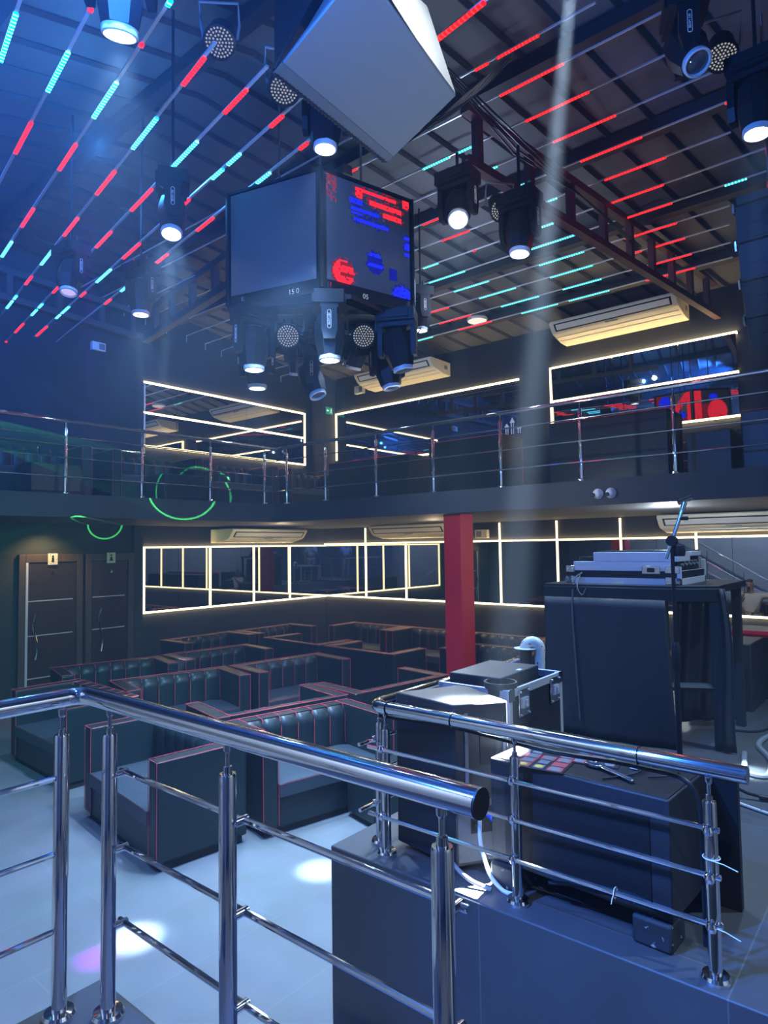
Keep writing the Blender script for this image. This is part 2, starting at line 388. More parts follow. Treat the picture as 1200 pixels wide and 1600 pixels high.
mirror('wall_mirror', 'upper mirror below the large air conditioner, framed by glowing strips', 'x', XB, 2.12, 5.12, 4.19, 5.45, [2.12, 2.95, 4.0, 5.12],
       [(2.12, 5.45, 5.12, 5.45, W), (2.12, 4.85, 5.12, 4.85, W), (5.12, 4.25, 5.12, 5.43, W), (2.12, 4.19, 5.12, 4.19, W)], lean=.05)

# ------------------------------------------------------------------ air conditioners
def ac_proto(L, label, loc, rz):
    r = empty('air_conditioner', loc, rz, label, 'air conditioner', 'ceiling air conditioners')
    prof = [(0, 0), (-.68, 0), (-.7, -.015), (-.7, -.05), (-.6, -.17), (-.55, -.2), (-.25, -.265), (0, -.27)]
    h = L/2; b = MB()
    n = len(prof); b.add([(x, y, z) for x in (-h, h) for y, z in prof], [list(range(n)), [n+i for i in range(n)][::-1]]+[(i, n+i, n+(i+1) % n, (i+1) % n) for i in range(n)])
    b.build('housing', 'cream', r, bevel=.025, seg=3)
    # outlet on the sloped front face
    a, c = Vector((0, -.7, -.05)), Vector((0, -.6, -.17)); e = (c-a); nrm = Vector((0, -.12, -.1)).normalized()
    def rect(b, x0, x1, t0, t1, d0, d1):
        vs = [Vector((x, 0, 0))+a+e*t+nrm*dd for dd in (d0, d1) for x, t in ((x0, t0), (x1, t0), (x1, t1), (x0, t1))]
        b.add(vs, [(0, 3, 2, 1), (4, 5, 6, 7), (0, 1, 5, 4), (1, 2, 6, 5), (2, 3, 7, 6), (3, 0, 4, 7)])
    b = MB(); rect(b, -h+.08, h-.08, .08, .95, -.01, .004); b.build('outlet_frame', 'black', r)
    b = MB(); rect(b, -h+.11, h-.11, .2, .82, 0, .012); b.build('louver', 'white', r, bevel=.004)
    b = MB(); b.box(-h+.03, h-.03, -.46, -.45, -.228, -.221); b.box(-h+.03, h-.03, -.33, -.322, -.256, -.249); b.build('seam', 'alu', r)
    b = MB(); b.box(-.1, .1, -.6, -.57, -.198, -.186); b.build('display_panel', 'grey', r)
    b = MB(); b.box(h-.002, h+.004, -.22, -.12, -.16, -.08); b.build('side_vent', 'grey', r)
    return r
ac_proto(1.95, 'cream air conditioner above the left lower mirror', (8.75, YA-.0, 2.69), 0)
ac_proto(1.9, 'cream air conditioner partly hidden by the red column', (XB, 8.0, 2.735), -PI/2)
ac_proto(2.05, 'dark lit air conditioner above the mixer case, cut by the right edge', (XB, 2.15, 2.72), -PI/2)
ac_proto(2.0, 'cream air conditioner behind the hanging light cluster', (XB, 8.3, 5.98), -PI/2)
ac_proto(2.05, 'cream air conditioner high above the right balcony', (XB, 3.8, 6.07), -PI/2)

# ------------------------------------------------------------------ small wall fittings
def wallbox(name, label, cat, loc, rz, w, h, d, m, face=None):
    r = empty(name, loc, rz, label, cat)
    MB().box(-w/2, w/2, -d, 0, -h/2, h/2).build('housing', m, r, bevel=.012)
    return r
e = wallbox('emergency_light', 'pale emergency light box on the dark blue left wall', 'emergency light', (5.45, YA, 5.8), 0, .24, .15, .09, 'white')
MB().box(.0, .1, -.094, -.09, -.05, .05).build('lamp_window', 'grey', e)
e = wallbox('emergency_light', 'pale emergency light box below the hanging light cluster', 'emergency light', (XB, 9.72, 5.83), -PI/2, .26, .18, .09, 'white')
MB().box(.02, .11, -.094, -.09, -.06, .06).build('lamp_window', 'grey', e)
e = wallbox('emergency_light', 'cream emergency light with two round lamps, right of red column', 'emergency light', (XB, 6.62, 2.52), -PI/2, .27, .16, .1, 'cream')
b = MB()
for z in (-.04, .035):
    for x in (.05, .1): b.lathe([(.02, -.1), (.022, -.108), (.008, -.111)], Matrix.Translation((x, 0, z)) @ Matrix.Rotation(-PI/2, 4, 'X') @ Matrix.Scale(-1, 4, (0, 0, 1)), 10)
b.build('lamp', 'silver', e)
MB().box(-.1, .01, -.104, -.1, -.055, .055).build('lamp_window', 'grey', e)
e = wallbox('exit_sign', 'small green exit sign with running figure in the upper corner', 'exit sign', (10.74, 10.52, 5.44), 0, .22, .17, .012, 'exitg')
b = MB(); X2 = Matrix(((1, 0, 0, 0), (0, 0, 1, -.0145), (0, 1, 0, 0), (0, 0, 0, 1)))
b.prism([(-.09, 0), (-.055, .035), (-.055, .012), (-.01, .012), (-.01, -.012), (-.055, -.012), (-.055, -.035)], -.001, .001, X2)
b.lathe([(.012, -.001), (.012, .001)], Matrix.Translation((.062, -.0145, .05)) @ Matrix.Rotation(PI/2, 4, 'X'), 12)
for p, q, r_ in (((.055, .03), (.06, -.01), .009), ((.06, -.01), (.035, -.03), .006), ((.035, -.03), (.02, -.055), .005), ((.06, -.01), (.08, -.035), .006), ((.08, -.035), (.085, -.065), .005), ((.057, .028), (.03, .015), .005), ((.057, .028), (.085, .012), .005)):
    b.tube([(p[0], -.0145, p[1]), (q[0], -.0145, q[1])], [r_, r_*.9], n=6)
b.build('pictogram', 'exitw', e)
for i, (y, lab) in enumerate(((2.91, 'white dome camera on the balcony edge, left of the pair'), (2.76, 'white dome camera on the balcony edge, right of the pair'))):
    r = empty('dome_camera', (BX, y, 2.87), -PI/2, lab, 'camera', 'dome cameras on the balcony edge')
    MX = Matrix.Rotation(PI/2, 4, 'X')
    MB().lathe([(.058, 0), (.06, .02), (.05, .035)], MX, 20).build('camera_base', 'white', r)
    MB().lathe([(.05*math.cos(t), .035+.05*math.sin(t)) for t in [k*PI/2/6 for k in range(6)]]+[(.002, .085)], MX, 20).build('dome', 'white', r)
    MB().lathe([(.022, 0), (.024, .012), (.016, .016)], Matrix.Translation((-.015 if i else -.03, -.075, -.015)) @ MX, 14).build('camera_lens', 'black', r)
r = empty('ceiling_lamp', (9.67, 5.87, zroof(9.67)-.16), 0, 'pale round lamp disc below the right roof slope', 'lamp')
MB().lathe([(.17, -.05), (.18, -.02), (.17, 0)], None, 24).build('lamp_housing', 'white', r)
MB().lathe([(.15, -.06), (.16, -.05)], None, 24).build('diffuser', 'ceillamp', r)

# ================================================================== RAILINGS
def railing(name, label, loc, rails, posts, bars, zrail, rr, rp, rb, brack, post_top=-.07, ball=False, off=0., capt=None):
    # rails: list of top-rail polylines (world xy); posts: (x, y, nx, ny) with bracket direction; bars: ((x0,y0),(x1,y1), z)
    z0 = loc[2]; r = empty(name, loc, 0, label, 'railing'); o = Vector((loc[0], loc[1], 0))
    for pl in rails:
        b = MB(); pts = []
        n = len(pl)
        for i, p in enumerate(pl):
            p = Vector((p[0], p[1], zrail))-o-Vector((0, 0, z0))
            if 0 < i < n-1:      # rounded mitre
                a = Vector((*pl[i-1], zrail))-o-Vector((0, 0, z0)); c = Vector((*pl[i+1], zrail))-o-Vector((0, 0, z0))
                da, dc = (a-p).normalized(), (c-p).normalized()
                for t in (0, .25, .5, .75, 1):
                    q0, q1 = p+da*rr*2.2*(1-t), p+dc*rr*2.2*t
                    pts.append(q0.lerp(q1, t) if False else p+da*rr*2.2*(1-t)**2+dc*rr*2.2*t**2)
            else: pts.append(p)
        b.tube(pts, rr, n=22); b.build('handrail', 'chrome', r)
        if capt:
            d = (pts[-1]-pts[-2]).normalized(); b = MB(); b.tube([pts[-1]-d*.001, pts[-1]+d*.004], rr*1.01, n=22); b.build('end_cap', capt, r)
    zt = zrail-rr+post_top-z0
    me = MB(); me.lathe([(rp*.1, 0), (rp*2.1, 0), (rp*2.15, .012), (rp*1.9, .022), (rp, .024), (rp, zt-.006), (rp*.9, zt), (rp*.12, zt)], None, 22); me = me.mesh('post', 'chrome')
    mt = MB(); mt.lathe([(rp*.55, zt), (rp*.5, zt+.018), (rp*.28, zt+.02), (rp*.3, zrail-rr-z0-.018), (rp*.5, zrail-rr-z0-.012), (rp*.55, zrail-rr-z0+.006)], None, 14); mt = mt.mesh('saddle', 'chromedark')
    for k, (x, y, nx, ny) in enumerate(posts):
        p = link('post', me, r, Vector((x, y, 0))-o)
        link('rail_saddle', mt, p)
        for z in sorted(set(q[2] for q in bars)):
            if (nx, ny) == (0, 0): continue
            b = MB()
            if ball: b.lathe([(.002, -rb*1.9), (rb*1.4, -rb*1.4), (rb*1.9, 0), (rb*1.4, rb*1.4), (.002, rb*1.9)], Matrix.Translation((nx*brack, ny*brack, z-z0)), 12)
            b.tube([(nx*rp*.8, ny*rp*.8, z-z0), (nx*(brack+rb*1.2), ny*(brack+rb*1.2), z-z0)], rb*1.25, n=12)
            b.build('bar_bracket', 'chrome', p)
    for a, c, z in bars:
        b = MB(); b.tube([Vector((*a, z-z0))-o, Vector((*c, z-z0))-o], rb, n=10); b.build('rail_bar', 'chrome', r)
    return r
ZN = (1.60, 1.37, 1.14)
xb = 1.05+.05
railing('railing', 'polished steel stair railing in front, ending in a black capped tube', (1.05, 1.4, ZS),
        [[(-1.6, 2.165), (1.05, 2.165), (1.05, .655)]],
        [(.955, 2.11, 0, 0), (1.05, 1.995, 1, 0), (1.05, 1.40, 1, 0), (1.05, .74, 1, 0), (-.3, 2.11, 0, 0)],
        [((xb, 2.02), (xb, .715), z) for z in ZN]+[((.955, 2.115), (-1.6, 2.115), z) for z in ZN], 1.83, .0285, .0225, .009, .05, capt='black')
RX = 2.395
railing('railing', 'low polished steel railing along the edge of the dark stage', (RX, 1.3, ZS),
        [[(3.95, 2.075), (RX, 2.075), (RX, .49)]],
        [(RX, 2.0, -1, 0), (RX, 1.325, -1, 0), (RX-.02, .6, -1, 0), (2.47, 2.1, 0, 1), (3.3, 2.1, 0, 1)],
        [((RX-.032, 2.08), (RX-.032, .57), z) for z in (1.365, 1.215, 1.06)]+[((RX-.04, 2.13), (3.9, 2.13), z) for z in (1.365, 1.215, 1.06)],
        1.55, .0285, .0215, .0095, .032, ball=True, capt='chromedark')
ZR = ZB+.95
ZBAR = [ZB+.74, ZB+.47, ZB+.22]
railing('railing', 'polished steel railing along the edge of the left balcony', (4.9, BY, ZB),
        [[(-2.5, BY+.05), (BX+.05, BY+.05)]], [(x, BY+.06, 0, -1) for x in (7.18, 6.1, 4.95, 3.88, 2.8, 1.7)],
        [((-2.5, BY+.03), (BX+.02, BY+.03), z) for z in ZBAR], ZR, .026, .021, .009, .03)
railing('railing', 'polished steel railing along the edge of the right balcony', (BX, 4.2, ZB),
        [[(BX+.05, BY+.03), (BX+.05, -3.5)]], [(BX+.06, y, -1, 0) for y in (8.27, 7.36, 6.3, 5.26, 4.2, 3.13, 2.08, 1.0, -.1)],
        [((BX+.03, BY), (BX+.03, -3.5), z) for z in ZBAR], ZR, .026, .021, .009, .03)
railing('railing', 'short wall rail behind the sofas of the left balcony', (4.5, 10.55, ZB),
        [[(1.5, 10.55), (6.15, 10.55)]], [(x, 10.55, 0, 0) for x in (4.35, 5.3, 6.05)], [], ZB+.95, .026, .019, .009, .03)

# ================================================================== SOFAS
def sofa_parts(w=1.44, d=.74, h=.78, aw=.14, seat=.42, nch=6, armh=None):
    ah = armh or h; P = {}
    b = MB(); b.box(-w/2+.03, w/2-.03, -d/2+.04, d/2-.03, 0, .07); P['plinth'] = b.mesh('plinth', 'blackmat', 0)
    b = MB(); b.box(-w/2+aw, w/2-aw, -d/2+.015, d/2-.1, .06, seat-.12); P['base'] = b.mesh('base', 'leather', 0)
    # seat cushion, slightly crowned
    sw = w/2-aw-.003
    def top(u, v):
        x = -sw+2*sw*u; y = -d/2-.01+(d-.21)*v; e = min(u, 1-u, v*.6+.02, 1)
        return (x, y, seat-.015+.02*min(1, e*9))
    b = MB(); b.grid(top, 14, 8)
    n = 15; o = len(b.v); low = [(x, y, seat-.12) for x, y, z in b.v]
    b.v += low; b.mi = b.mi
    rim = [i for i in range(n)]+[j*n+n-1 for j in range(1, 9)]+[8*n+i for i in range(n-2, -1, -1)]+[j*n for j in range(7, 0, -1)]
    for i, k in zip(rim, rim[1:]+rim[:1]): b.f.append([k, i, i+o, k+o]); b.mi.append(0)
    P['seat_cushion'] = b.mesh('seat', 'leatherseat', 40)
    # channel tufted backrest: a rippled front on a solid back
    bw = w/2-aw
    def fr(u, v):
        x = -bw+2*bw*u; ch = abs(math.sin(u*nch*PI)); bulge = .035*ch**.45
        z = seat-.06+(h-seat+.05)*v; y = d/2-.16-bulge+.03*(1-v)*0
        if v > .85: y += .06*((v-.85)/.15)**2
        return (x, y, z-.012*(1-ch**.4)*(1 if v > .9 else 0))
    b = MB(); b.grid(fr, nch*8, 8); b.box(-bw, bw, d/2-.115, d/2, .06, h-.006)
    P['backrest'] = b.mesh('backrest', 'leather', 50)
    b = MB(); b.box(0, aw, -d/2, d/2, .06, ah); P['armrest'] = b.mesh('arm', 'leather', 0)
    # piping: arm outlines front and top, back ends, seat edge, channel seams
    def arm_pipe(x0):
        b = MB(); r = .0032
        for x in (x0, x0+aw):
            b.tube([(x, -d/2, .08), (x, -d/2, ah), (x, d/2, ah)], r, n=5)
        b.tube([(x0, -d/2, ah), (x0+aw, -d/2, ah)], r, n=5); b.tube([(x0, d/2, ah), (x0+aw, d/2, ah)], r, n=5)
        return b.mesh('piping', 'pipe')
    P['armpipe'] = arm_pipe(0)
    b = MB(); r = .0032
    b.tube([(-sw, -d/2-.008, seat-.018), (sw, -d/2-.008, seat-.018)], r, n=5); b.tube([(-sw, -d/2+.013, seat-.125), (sw, -d/2+.013, seat-.125)], r, n=5)
    P['seatpipe'] = b.mesh('piping', 'pipe')
    b = MB()
    for k in range(nch+1):
        x = -bw+2*bw*k/nch
        b.tube([(x, d/2-.165, seat), (x, d/2-.165, h-.1), (x, d/2-.12, h-.006), (x, d/2, h)], .0036, n=5)
    b.tube([(-bw, d/2, h), (bw, d/2, h)], .0036, n=5)
    P['backpipe'] = b.mesh('piping', 'pipe')
    return P, w, aw
SP = {}
def sofa(loc, rdeg, label, group, key='std', arms=(1, 1), **kw):
    if key not in SP: SP[key] = sofa_parts(**kw)
    P, w, aw = SP[key]
    r = empty('booth_sofa', loc, math.radians(rdeg), label, 'sofa', group)
    link('plinth', P['plinth'], r); link('base', P['base'], r)
    s = link('seat_cushion', P['seat_cushion'], r); link('piping', P['seatpipe'], s)
    b = link('backrest', P['backrest'], r); link('piping', P['backpipe'], b)
    for k, x in ((0, -w/2), (1, w/2-aw)):
        if not arms[k]: continue
        a = link('armrest', P['armrest'], r, (x, 0, 0)); link('piping', P['armpipe'], a)
        md = a.modifiers.new('bevel', 'BEVEL'); md.width = .02; md.segments = 3
    return r
G = 'black leatherette booth sofas with red piping on the dance floor'
for x, y, rz, lab in (
    (3.08, 4.99, -97, 'black red-piped sofa nearest the camera, its side arm turned to us'),
    (4.18, 4.37, -12, 'black red-piped sofa at right angles to the nearest one, seat toward us'),
    (3.37, 7.19, -92, 'black red-piped sofa at the left edge, below the doors'),
    (4.50, 8.42, -13, 'black red-piped sofa directly in front of the doors'),
    (6.02, 8.24, -6, 'black red-piped sofa right of the bright lit arm near the doors'),
    (4.54, 6.95, -13, 'black red-piped sofa in the middle row, left one of two'),
    (6.03, 6.66, -8, 'black red-piped sofa in the middle row, right one of two'),
    (4.42, 5.22, 168, 'black red-piped sofa back to back behind the front one'),
    (5.87, 4.92, 172, 'black red-piped sofa seen from behind, half hidden by the stage railing corner'),
    (7.72, 8.13, 86, 'black sofa seen from behind, farther of the two with dark backs'),
    (7.66, 6.6, 88, 'black sofa seen from behind, nearer of the two with dark backs'),
    (8.5, 5.0, -90, 'black sofa behind the red column, facing the dance floor')):
    if 'right angles' in lab: sofa((x, y, 0), rz, lab, G, 'front', w=1.33)
    else: sofa((x, y, 0), rz, lab, G)
G = 'black booth sofas along the mirrored walls'
for x, y, rz, lab in (
    (6.92, 9.75, 0, 'black sofa under the left low mirror, nearer the doors'),
    (8.4, 9.7, 0, 'black sofa under the left low mirror, nearer the corner'),
    (9.66, 8.44, -90, 'black sofa under the right low mirror, nearest the corner'),
    (9.66, 6.98, -90, 'black sofa under the right low mirror, just left of the red column'),
    (9.66, 5.52, -90, 'black sofa under the right low mirror, just right of the red column'),
    (9.66, 4.06, -90, 'black sofa under the right low mirror, half behind the mixer booth')):
    sofa((x, y, 0), rz, lab, G)
# low black cubes in front of the first sofas
r = empty('stool_table', (4.45, 3.68, 0), math.radians(-14), 'low black block table between front sofa and the stage', 'table')
MB().box(-.3, .3, -.2, .2, .05, .43).build('table_box', 'leather', r, bevel=.01); MB().box(-.27, .27, -.17, .17, 0, .05).build('plinth', 'blackmat', r)

# ------------------------------------------------------------------ balcony furniture
G = 'black sofas on the left balcony'
for x, y, rz, lab in ((3.85, 9.75, -2, 'black balcony sofa farthest left, behind the green lit block'),
                      (5.72, 9.72, -2, 'black balcony sofa left of the upper mirror, one block in front'),
                      (7.35, 9.7, -3, 'black balcony sofa below the middle of the upper left mirror')):
    sofa((x, y, ZB), rz, lab, G, 'bal', w=1.55, d=.8, h=.78, nch=7)
sofa((9.15, 9.66, ZB), -4, 'black balcony sofa just left of the upper corner pier', G, 'bal')
for x, y, w, lab in ((3.84, 8.98, .62, 'black block table at left on the balcony, tinted green'), (5.78, 9.0, .72, 'black block table on the balcony below the left end of the mirror')):
    r = empty('block_table', (x, y, ZB), -.03, lab, 'table', 'block tables on the left balcony')
    MB().box(-w/2, w/2, -.28, .28, .04, .4).build('table_box', 'leather', r, bevel=.01)
    MB().box(-w/2+.03, w/2-.03, -.25, .25, 0, .04).build('plinth', 'blackmat', r)
G = 'tall dark booth partitions on the right balcony'
for y0, y1, h, lab in ((6.35, 8.15, .74, 'dark booth partition nearest the corner on the right balcony'),
                       (4.68, 5.97, .86, 'dark booth partition in the middle of the right balcony, brown end'),
                       (2.4, 3.95, .9, 'dark booth partition at right on the right balcony, brown end')):
    r = empty('booth_partition', (8.3, (y0+y1)/2, ZB), 0, lab, 'partition', G); hh = (y1-y0)/2
    MB().box(0, .62, -hh, hh, 0, h).build('back_panel', 'leather', r, bevel=.008)
    b = MB()
    for z in (h,): b.tube([(0, -hh, z), (.62, -hh, z-.0)], .006, n=5)
    b.tube([(.62, -hh, .02), (.62, -hh, h)], .006, n=5); b.tube([(0, -hh, h), (0, hh, h)], .005, n=5)
    b.build('piping', 'pipe', r)
sofa((10.2, 2.6, ZB), -90, 'black sofa below the red glowing mirror on the right balcony', 'black sofas on the right balcony', 'bal')
sofa((9.3, 1.25, ZB), 0, 'black sofa at the right edge of the right balcony', 'black sofas on the right balcony', 'bal')
sofa((10.2, 6.3, ZB), -90, 'black sofa against the right balcony wall between two dark partitions', 'black sofas on the right balcony', 'bal')
r = empty('block_table', (8.6, 1.95, ZB), 0, 'dark block table beside the right partition of the right balcony', 'table')
MB().box(-.3, .3, -.24, .24, .0, .56).build('table_box', 'leather', r, bevel=.01)
r = empty('table_ornament', (8.45, 4.6, ZB+.86), 0, 'three small white arrow ornaments standing on the middle partition', 'ornament')
for k, (dx, h) in enumerate(((.07, .16), (-.02, .24), (-.13, .1))):
    b = MB(); b.box(-.008, .008, dx-.022, dx-.012, 0, h*.7); b.box(-.008, .008, dx+.012, dx+.022, 0, h*.7)
    b.prism([(dx-.038, h*.68), (dx+.038, h*.68), (dx, h)], -.008, .008, Matrix(((0, 0, 1, 0), (1, 0, 0, 0), (0, 1, 0, 0), (0, 0, 0, 1))))
    b.build('arrow', 'white', r)

# ================================================================== STAGE EQUIPMENT
# subwoofer / monitor cabinet behind the railing corner
r = empty('speaker_cabinet', (2.57, 1.75, ZS), 0, 'grey floor speaker cabinet with slanted top behind the stage railing corner', 'speaker')
pl = [(-.07, .27), (-.125, -.1), (.09, -.25), (.27, .1)]
MB().prism(pl, .02, .72).build('cabinet', 'blackpaint', r, bevel=.008)
a, c = Vector((-.125, -.1, 0)), Vector((.09, -.25, 0)); e = (c-a).normalized(); nn = Vector((-e.y, e.x, 0)); nn = nn if nn.x < 0 else -nn
L = (c-a).length
Fm = Matrix(((e.x, nn.x, 0, a.x), (e.y, nn.y, 0, a.y), (0, 0, 1, 0), (0, 0, 0, 1)))
b = MB(); b.box(.012, L-.01, -.002, .003, .04, .3, Fm); b.build('rear_panel', 'greycab', r)
b = MB(); b.box(.05, .065, .0, .006, .3, .68, Fm); b.box(L-.03, L-.018, 0, .006, .3, .6, Fm); b.build('edge_rib', 'greycab', r)
b = MB(); b.box(.12, .2, -.001, .004, .45, .62, Fm); b.build('handle_recess', 'black', r, bevel=.003)
k = MB(); k.box(.07, .2, .002, .006, .16, .27, Fm); kp = k.build('connector_plate', 'black', r)
for zz, mm in ((.195, 'black'), (.235, 'grey')):
    MB().lathe([(.014, 0), (.014, .014), (.008, .014)], Fm @ Matrix.Translation((.095, .006, zz)) @ Matrix.Rotation(-PI/2, 4, 'X'), 14).build('socket', mm, kp)
MB().lathe([(.012, 0), (.012, .05), (.008, .055)], Fm @ Matrix.Translation((.15, .006, .235)) @ Matrix.Rotation(-PI/2, 4, 'X'), 12).build('plug', mat('blue plug', (.03, .08, .6), .35), kp)
MB().box(-.03, .0, .0, .01, .0, .02).build('foot', 'black', r)
def cable(name, label, pts, rad, m, cat='cable'):
    # smooth curve through the points
    P = [Vector(p) for p in pts]; P = [P[0]*2-P[1]]+P+[P[-1]*2-P[-2]]; q = []
    for i in range(1, len(P)-2):
        for t in [k/8 for k in range(8)]:
            a, b_, c, d = P[i-1:i+3]
            q.append(.5*((2*b_)+(c-a)*t+(2*a-5*b_+4*c-d)*t*t+(3*b_-a-3*c+d)*t**3))
    q.append(P[-2]); mb = MB(); mb.tube(q, rad, n=8)
    return tag(mb.build(name, m), label, cat)
cable('power_cable', 'white cable hanging from the blue plug behind the railing', [(2.5, 1.56, 1.115), (2.47, 1.54, 1.03), (2.45, 1.49, .93), (2.43, 1.42, .89), (2.42, 1.36, .89)], .009, 'white')
cable('power_cable', 'grey cable sloping to the bright floor patch beside the grey speaker', [(2.37, 1.68, 1.02), (2.37, 1.62, .96), (2.38, 1.54, .91), (2.4, 1.45, .89)], .009, 'grey')
cable('power_cable', 'black cable tied below the stage handrail', [(RX+.02, 2.05, 1.5), (RX+.03, 1.6, 1.508), (RX+.03, 1.2, 1.49), (RX+.035, .85, 1.497), (RX+.03, .66, 1.46), (RX+.03, .64, 1.2), (RX+.03, .64, .95)], .009, 'black')
cable('power_cable', 'black cable zip-tied to the lowest stage rail bar', [(RX+.02, 1.2, .99), (RX+.03, 1.05, 1.02), (RX+.02, .9, 1.045), (RX+.02, .78, 1.03), (RX+.03, .66, 1.02)], .008, 'black')
def ziptie(label, c, ax, rr, tail, m='zip'):
    c = Vector(c); b = MB(); ring = []
    u, v = (Vector((1, 0, 0)), Vector((0, 0, 1))) if ax == 'y' else (Vector((1, 0, 0)), Vector((0, 1, 0)))
    for k in range(16): ring.append(c+u*rr*math.cos(2*PI*k/16)+v*rr*math.sin(2*PI*k/16))
    b.tube(ring, .0022, n=5, closed=True)
    b.tube([ring[8], ring[8]+Vector(tail)*.5+Vector((0, 0, .004)), ring[8]+Vector(tail)], .0018, n=5)
    tag(b.build('cable_tie', m), label, 'cable tie')
ziptie('white cable tie around the lowest stage bar', (RX-.03, .92, 1.06), 'y', .018, (-.01, .005, -.03))
ziptie('upper white cable tie on the right stage railing post', (RX-.02, .6, 1.27), 'z', .026, (-.03, -.09, .0))
ziptie('lower white cable tie on the right stage railing post', (RX-.02, .6, 1.06), 'z', .026, (-.03, -.09, .0))
for y, lab in ((1.98, 'black cable tie on the stage handrail near its corner'), (1.62, 'black cable tie on the stage handrail above grey speaker'), (.83, 'black cable tie on the stage handrail near its free end')):
    ziptie(lab, (RX, y, 1.55), 'y', .031, (.01, 0, -.03), 'black')

# long black box behind the railing: stage monitor lying on a block
r = empty('monitor_box', (2.72, 1.1, ZS), math.radians(-3), 'long black stage monitor box behind the railing with flyers on top', 'speaker')
MB().box(-.27, .27, -.37, .37, .1, .52).build('cabinet', 'blackpaint', r, bevel=.006)
MB().box(-.262, .262, -.362, .362, .5, .524).build('top_panel', 'black', r, bevel=.003)
MB().box(-.275, -.268, -.3, .3, .14, .46).build('front_grille', 'black', r, bevel=.002)
for x in (-.22, .2):
    for y in (-.3, .3):
        MB().prism([(x-.07, y-.07), (x+.07, y-.07), (x+.07, y+.07), (x-.07, y+.07)], .0, .1).build('foot', 'wornfoot', r, bevel=.012)
# a black wheel board leaning behind it
tag(MB().box(2.86, 2.9, .62, .72, ZS, 1.42).build('wooden_board', 'black', bevel=.004), 'narrow black upright board behind the right stage railing post', 'board')
ZT = ZS+.525
def sheet(label, x, y, rz, w, d, seed):
    rnd = random.Random(seed)
    r = empty('flyer', (x, y, ZT), rz, label, 'flyer', 'printed flyers on the monitor box')
    MB().box(-w/2, w/2, -d/2, d/2, 0, .002).build('paper', 'paper', r)
    b = MB(); c = MB(); k = MB()
    nx, ny = 4, 3
    for i in range(nx):
        for j in range(ny):
            x0 = -w/2+.012+i*(w-.02)/nx; y0 = -d/2+.012+j*(d-.02)/ny; ww = (w-.02)/nx-.008; hh = (d-.02)/ny-.008
            if rnd.random() < .6: b.box(x0, x0+ww, y0, y0+hh, .002, .0025)
            if rnd.random() < .9: c.box(x0+ww*.05, x0+ww*.95, y0+hh*.14, y0+hh*.86, .0025, .003)
            if rnd.random() < .35: k.lathe([(hh*.3, .003), (hh*.3, .0035)], Matrix.Translation((x0+ww*.5, y0+hh*.5, 0)), 8)
    b.build('red_print', 'pipe', r); c.build('grey_print', 'greycab', r)
    if k.v: k.build('yellow_print', mat('yellow print', (.8, .5, .08), .4), r)
sheet('black flyer printed in red and grey nearest the railing post', 2.56, 1.27, .12, .26, .22, 3)
sheet('black flyer printed in red and grey behind the wrench', 2.74, 1.12, .2, .26, .2, 5)
r = empty('adjustable_wrench', (2.58, 1.02, ZT+.002), math.radians(62), 'steel adjustable wrench lying beside the flyers on the black box', 'wrench')
b = MB(); b.prism([(-.14, -.012), (.03, -.012), (.03, .012), (-.14, .012)], 0, .01); b.build('handle', 'chromedark', r, bevel=.003)
b = MB(); b.prism([(.03, -.015), (.06, -.03), (.1, -.03), (.105, -.012), (.07, -.008), (.07, .008), (.1, .014), (.1, .03), (.06, .032), (.03, .015)], 0, .013); b.build('jaw', 'chromedark', r, bevel=.003)
cable('cable_strap', 'thin black strap curling across the monitor box top', [(2.48, 1.0, ZT+.004), (2.6, .92, ZT+.006), (2.72, .9, ZT+.012), (2.76, .88, ZT+.005)], .004, 'black', 'strap')
cable('cable_strap', 'looped black tie lying at the right of the monitor box top', [(2.6, .87, ZT+.004), (2.66, .8, ZT+.008), (2.74, .8, ZT+.006), (2.76, .88, ZT+.004), (2.68, .9, ZT+.004)], .0035, 'black', 'strap')
tag(MB().grid(lambda u, v: (2.66+.05*u, .93+.03*v, ZT+.004+.012*math.sin(u*PI)), 6, 1).build('paper_scrap', 'white', solid=.001), 'small curled white label on the black monitor box', 'label')

# flight case with fog machine
r = empty('flight_case', (3.12, 1.79, ZS), math.radians(1), 'open black flight case with metal edges behind the monitor box', 'flight case')
w, d, h = .60, .40, .72
b = MB(); b.box(-w/2, w/2, -d/2, d/2, .05, .07); b.box(-w/2, w/2, -d/2, -d/2+.012, .05, h); b.box(-w/2, w/2, d/2-.012, d/2, .05, h); b.box(-w/2, -w/2+.012, -d/2, d/2, .05, h); b.box(w/2-.012, w/2, -d/2, d/2, .05, h)
b.build('case_body', 'blackpaint', r)
b = MB(); t = .024
for sx_ in (-1, 1):
    for sy in (-1, 1):
        x, y = sx_*w/2, sy*d/2; b.box(x-.004-(t if sx_ > 0 else 0), x+.004+(t if sx_ < 0 else 0), y-.004-(t if sy > 0 else 0), y+.004+(t if sy < 0 else 0), .05, h)
for z0, z1 in ((h-.035, h+.004), (.05, .08)):
    for sy in (-1, 1): y = sy*d/2; b.box(-w/2, w/2, y-.004 if sy < 0 else y-.012, y+.012 if sy < 0 else y+.004, z0, z1)
    for s_ in (-1, 1): x = s_*w/2; b.box(x-.004 if s_ < 0 else x-.012, x+.012 if s_ < 0 else x+.004, -d/2, d/2, z0, z1)
b.build('metal_edge', 'alu', r, bevel=.002)
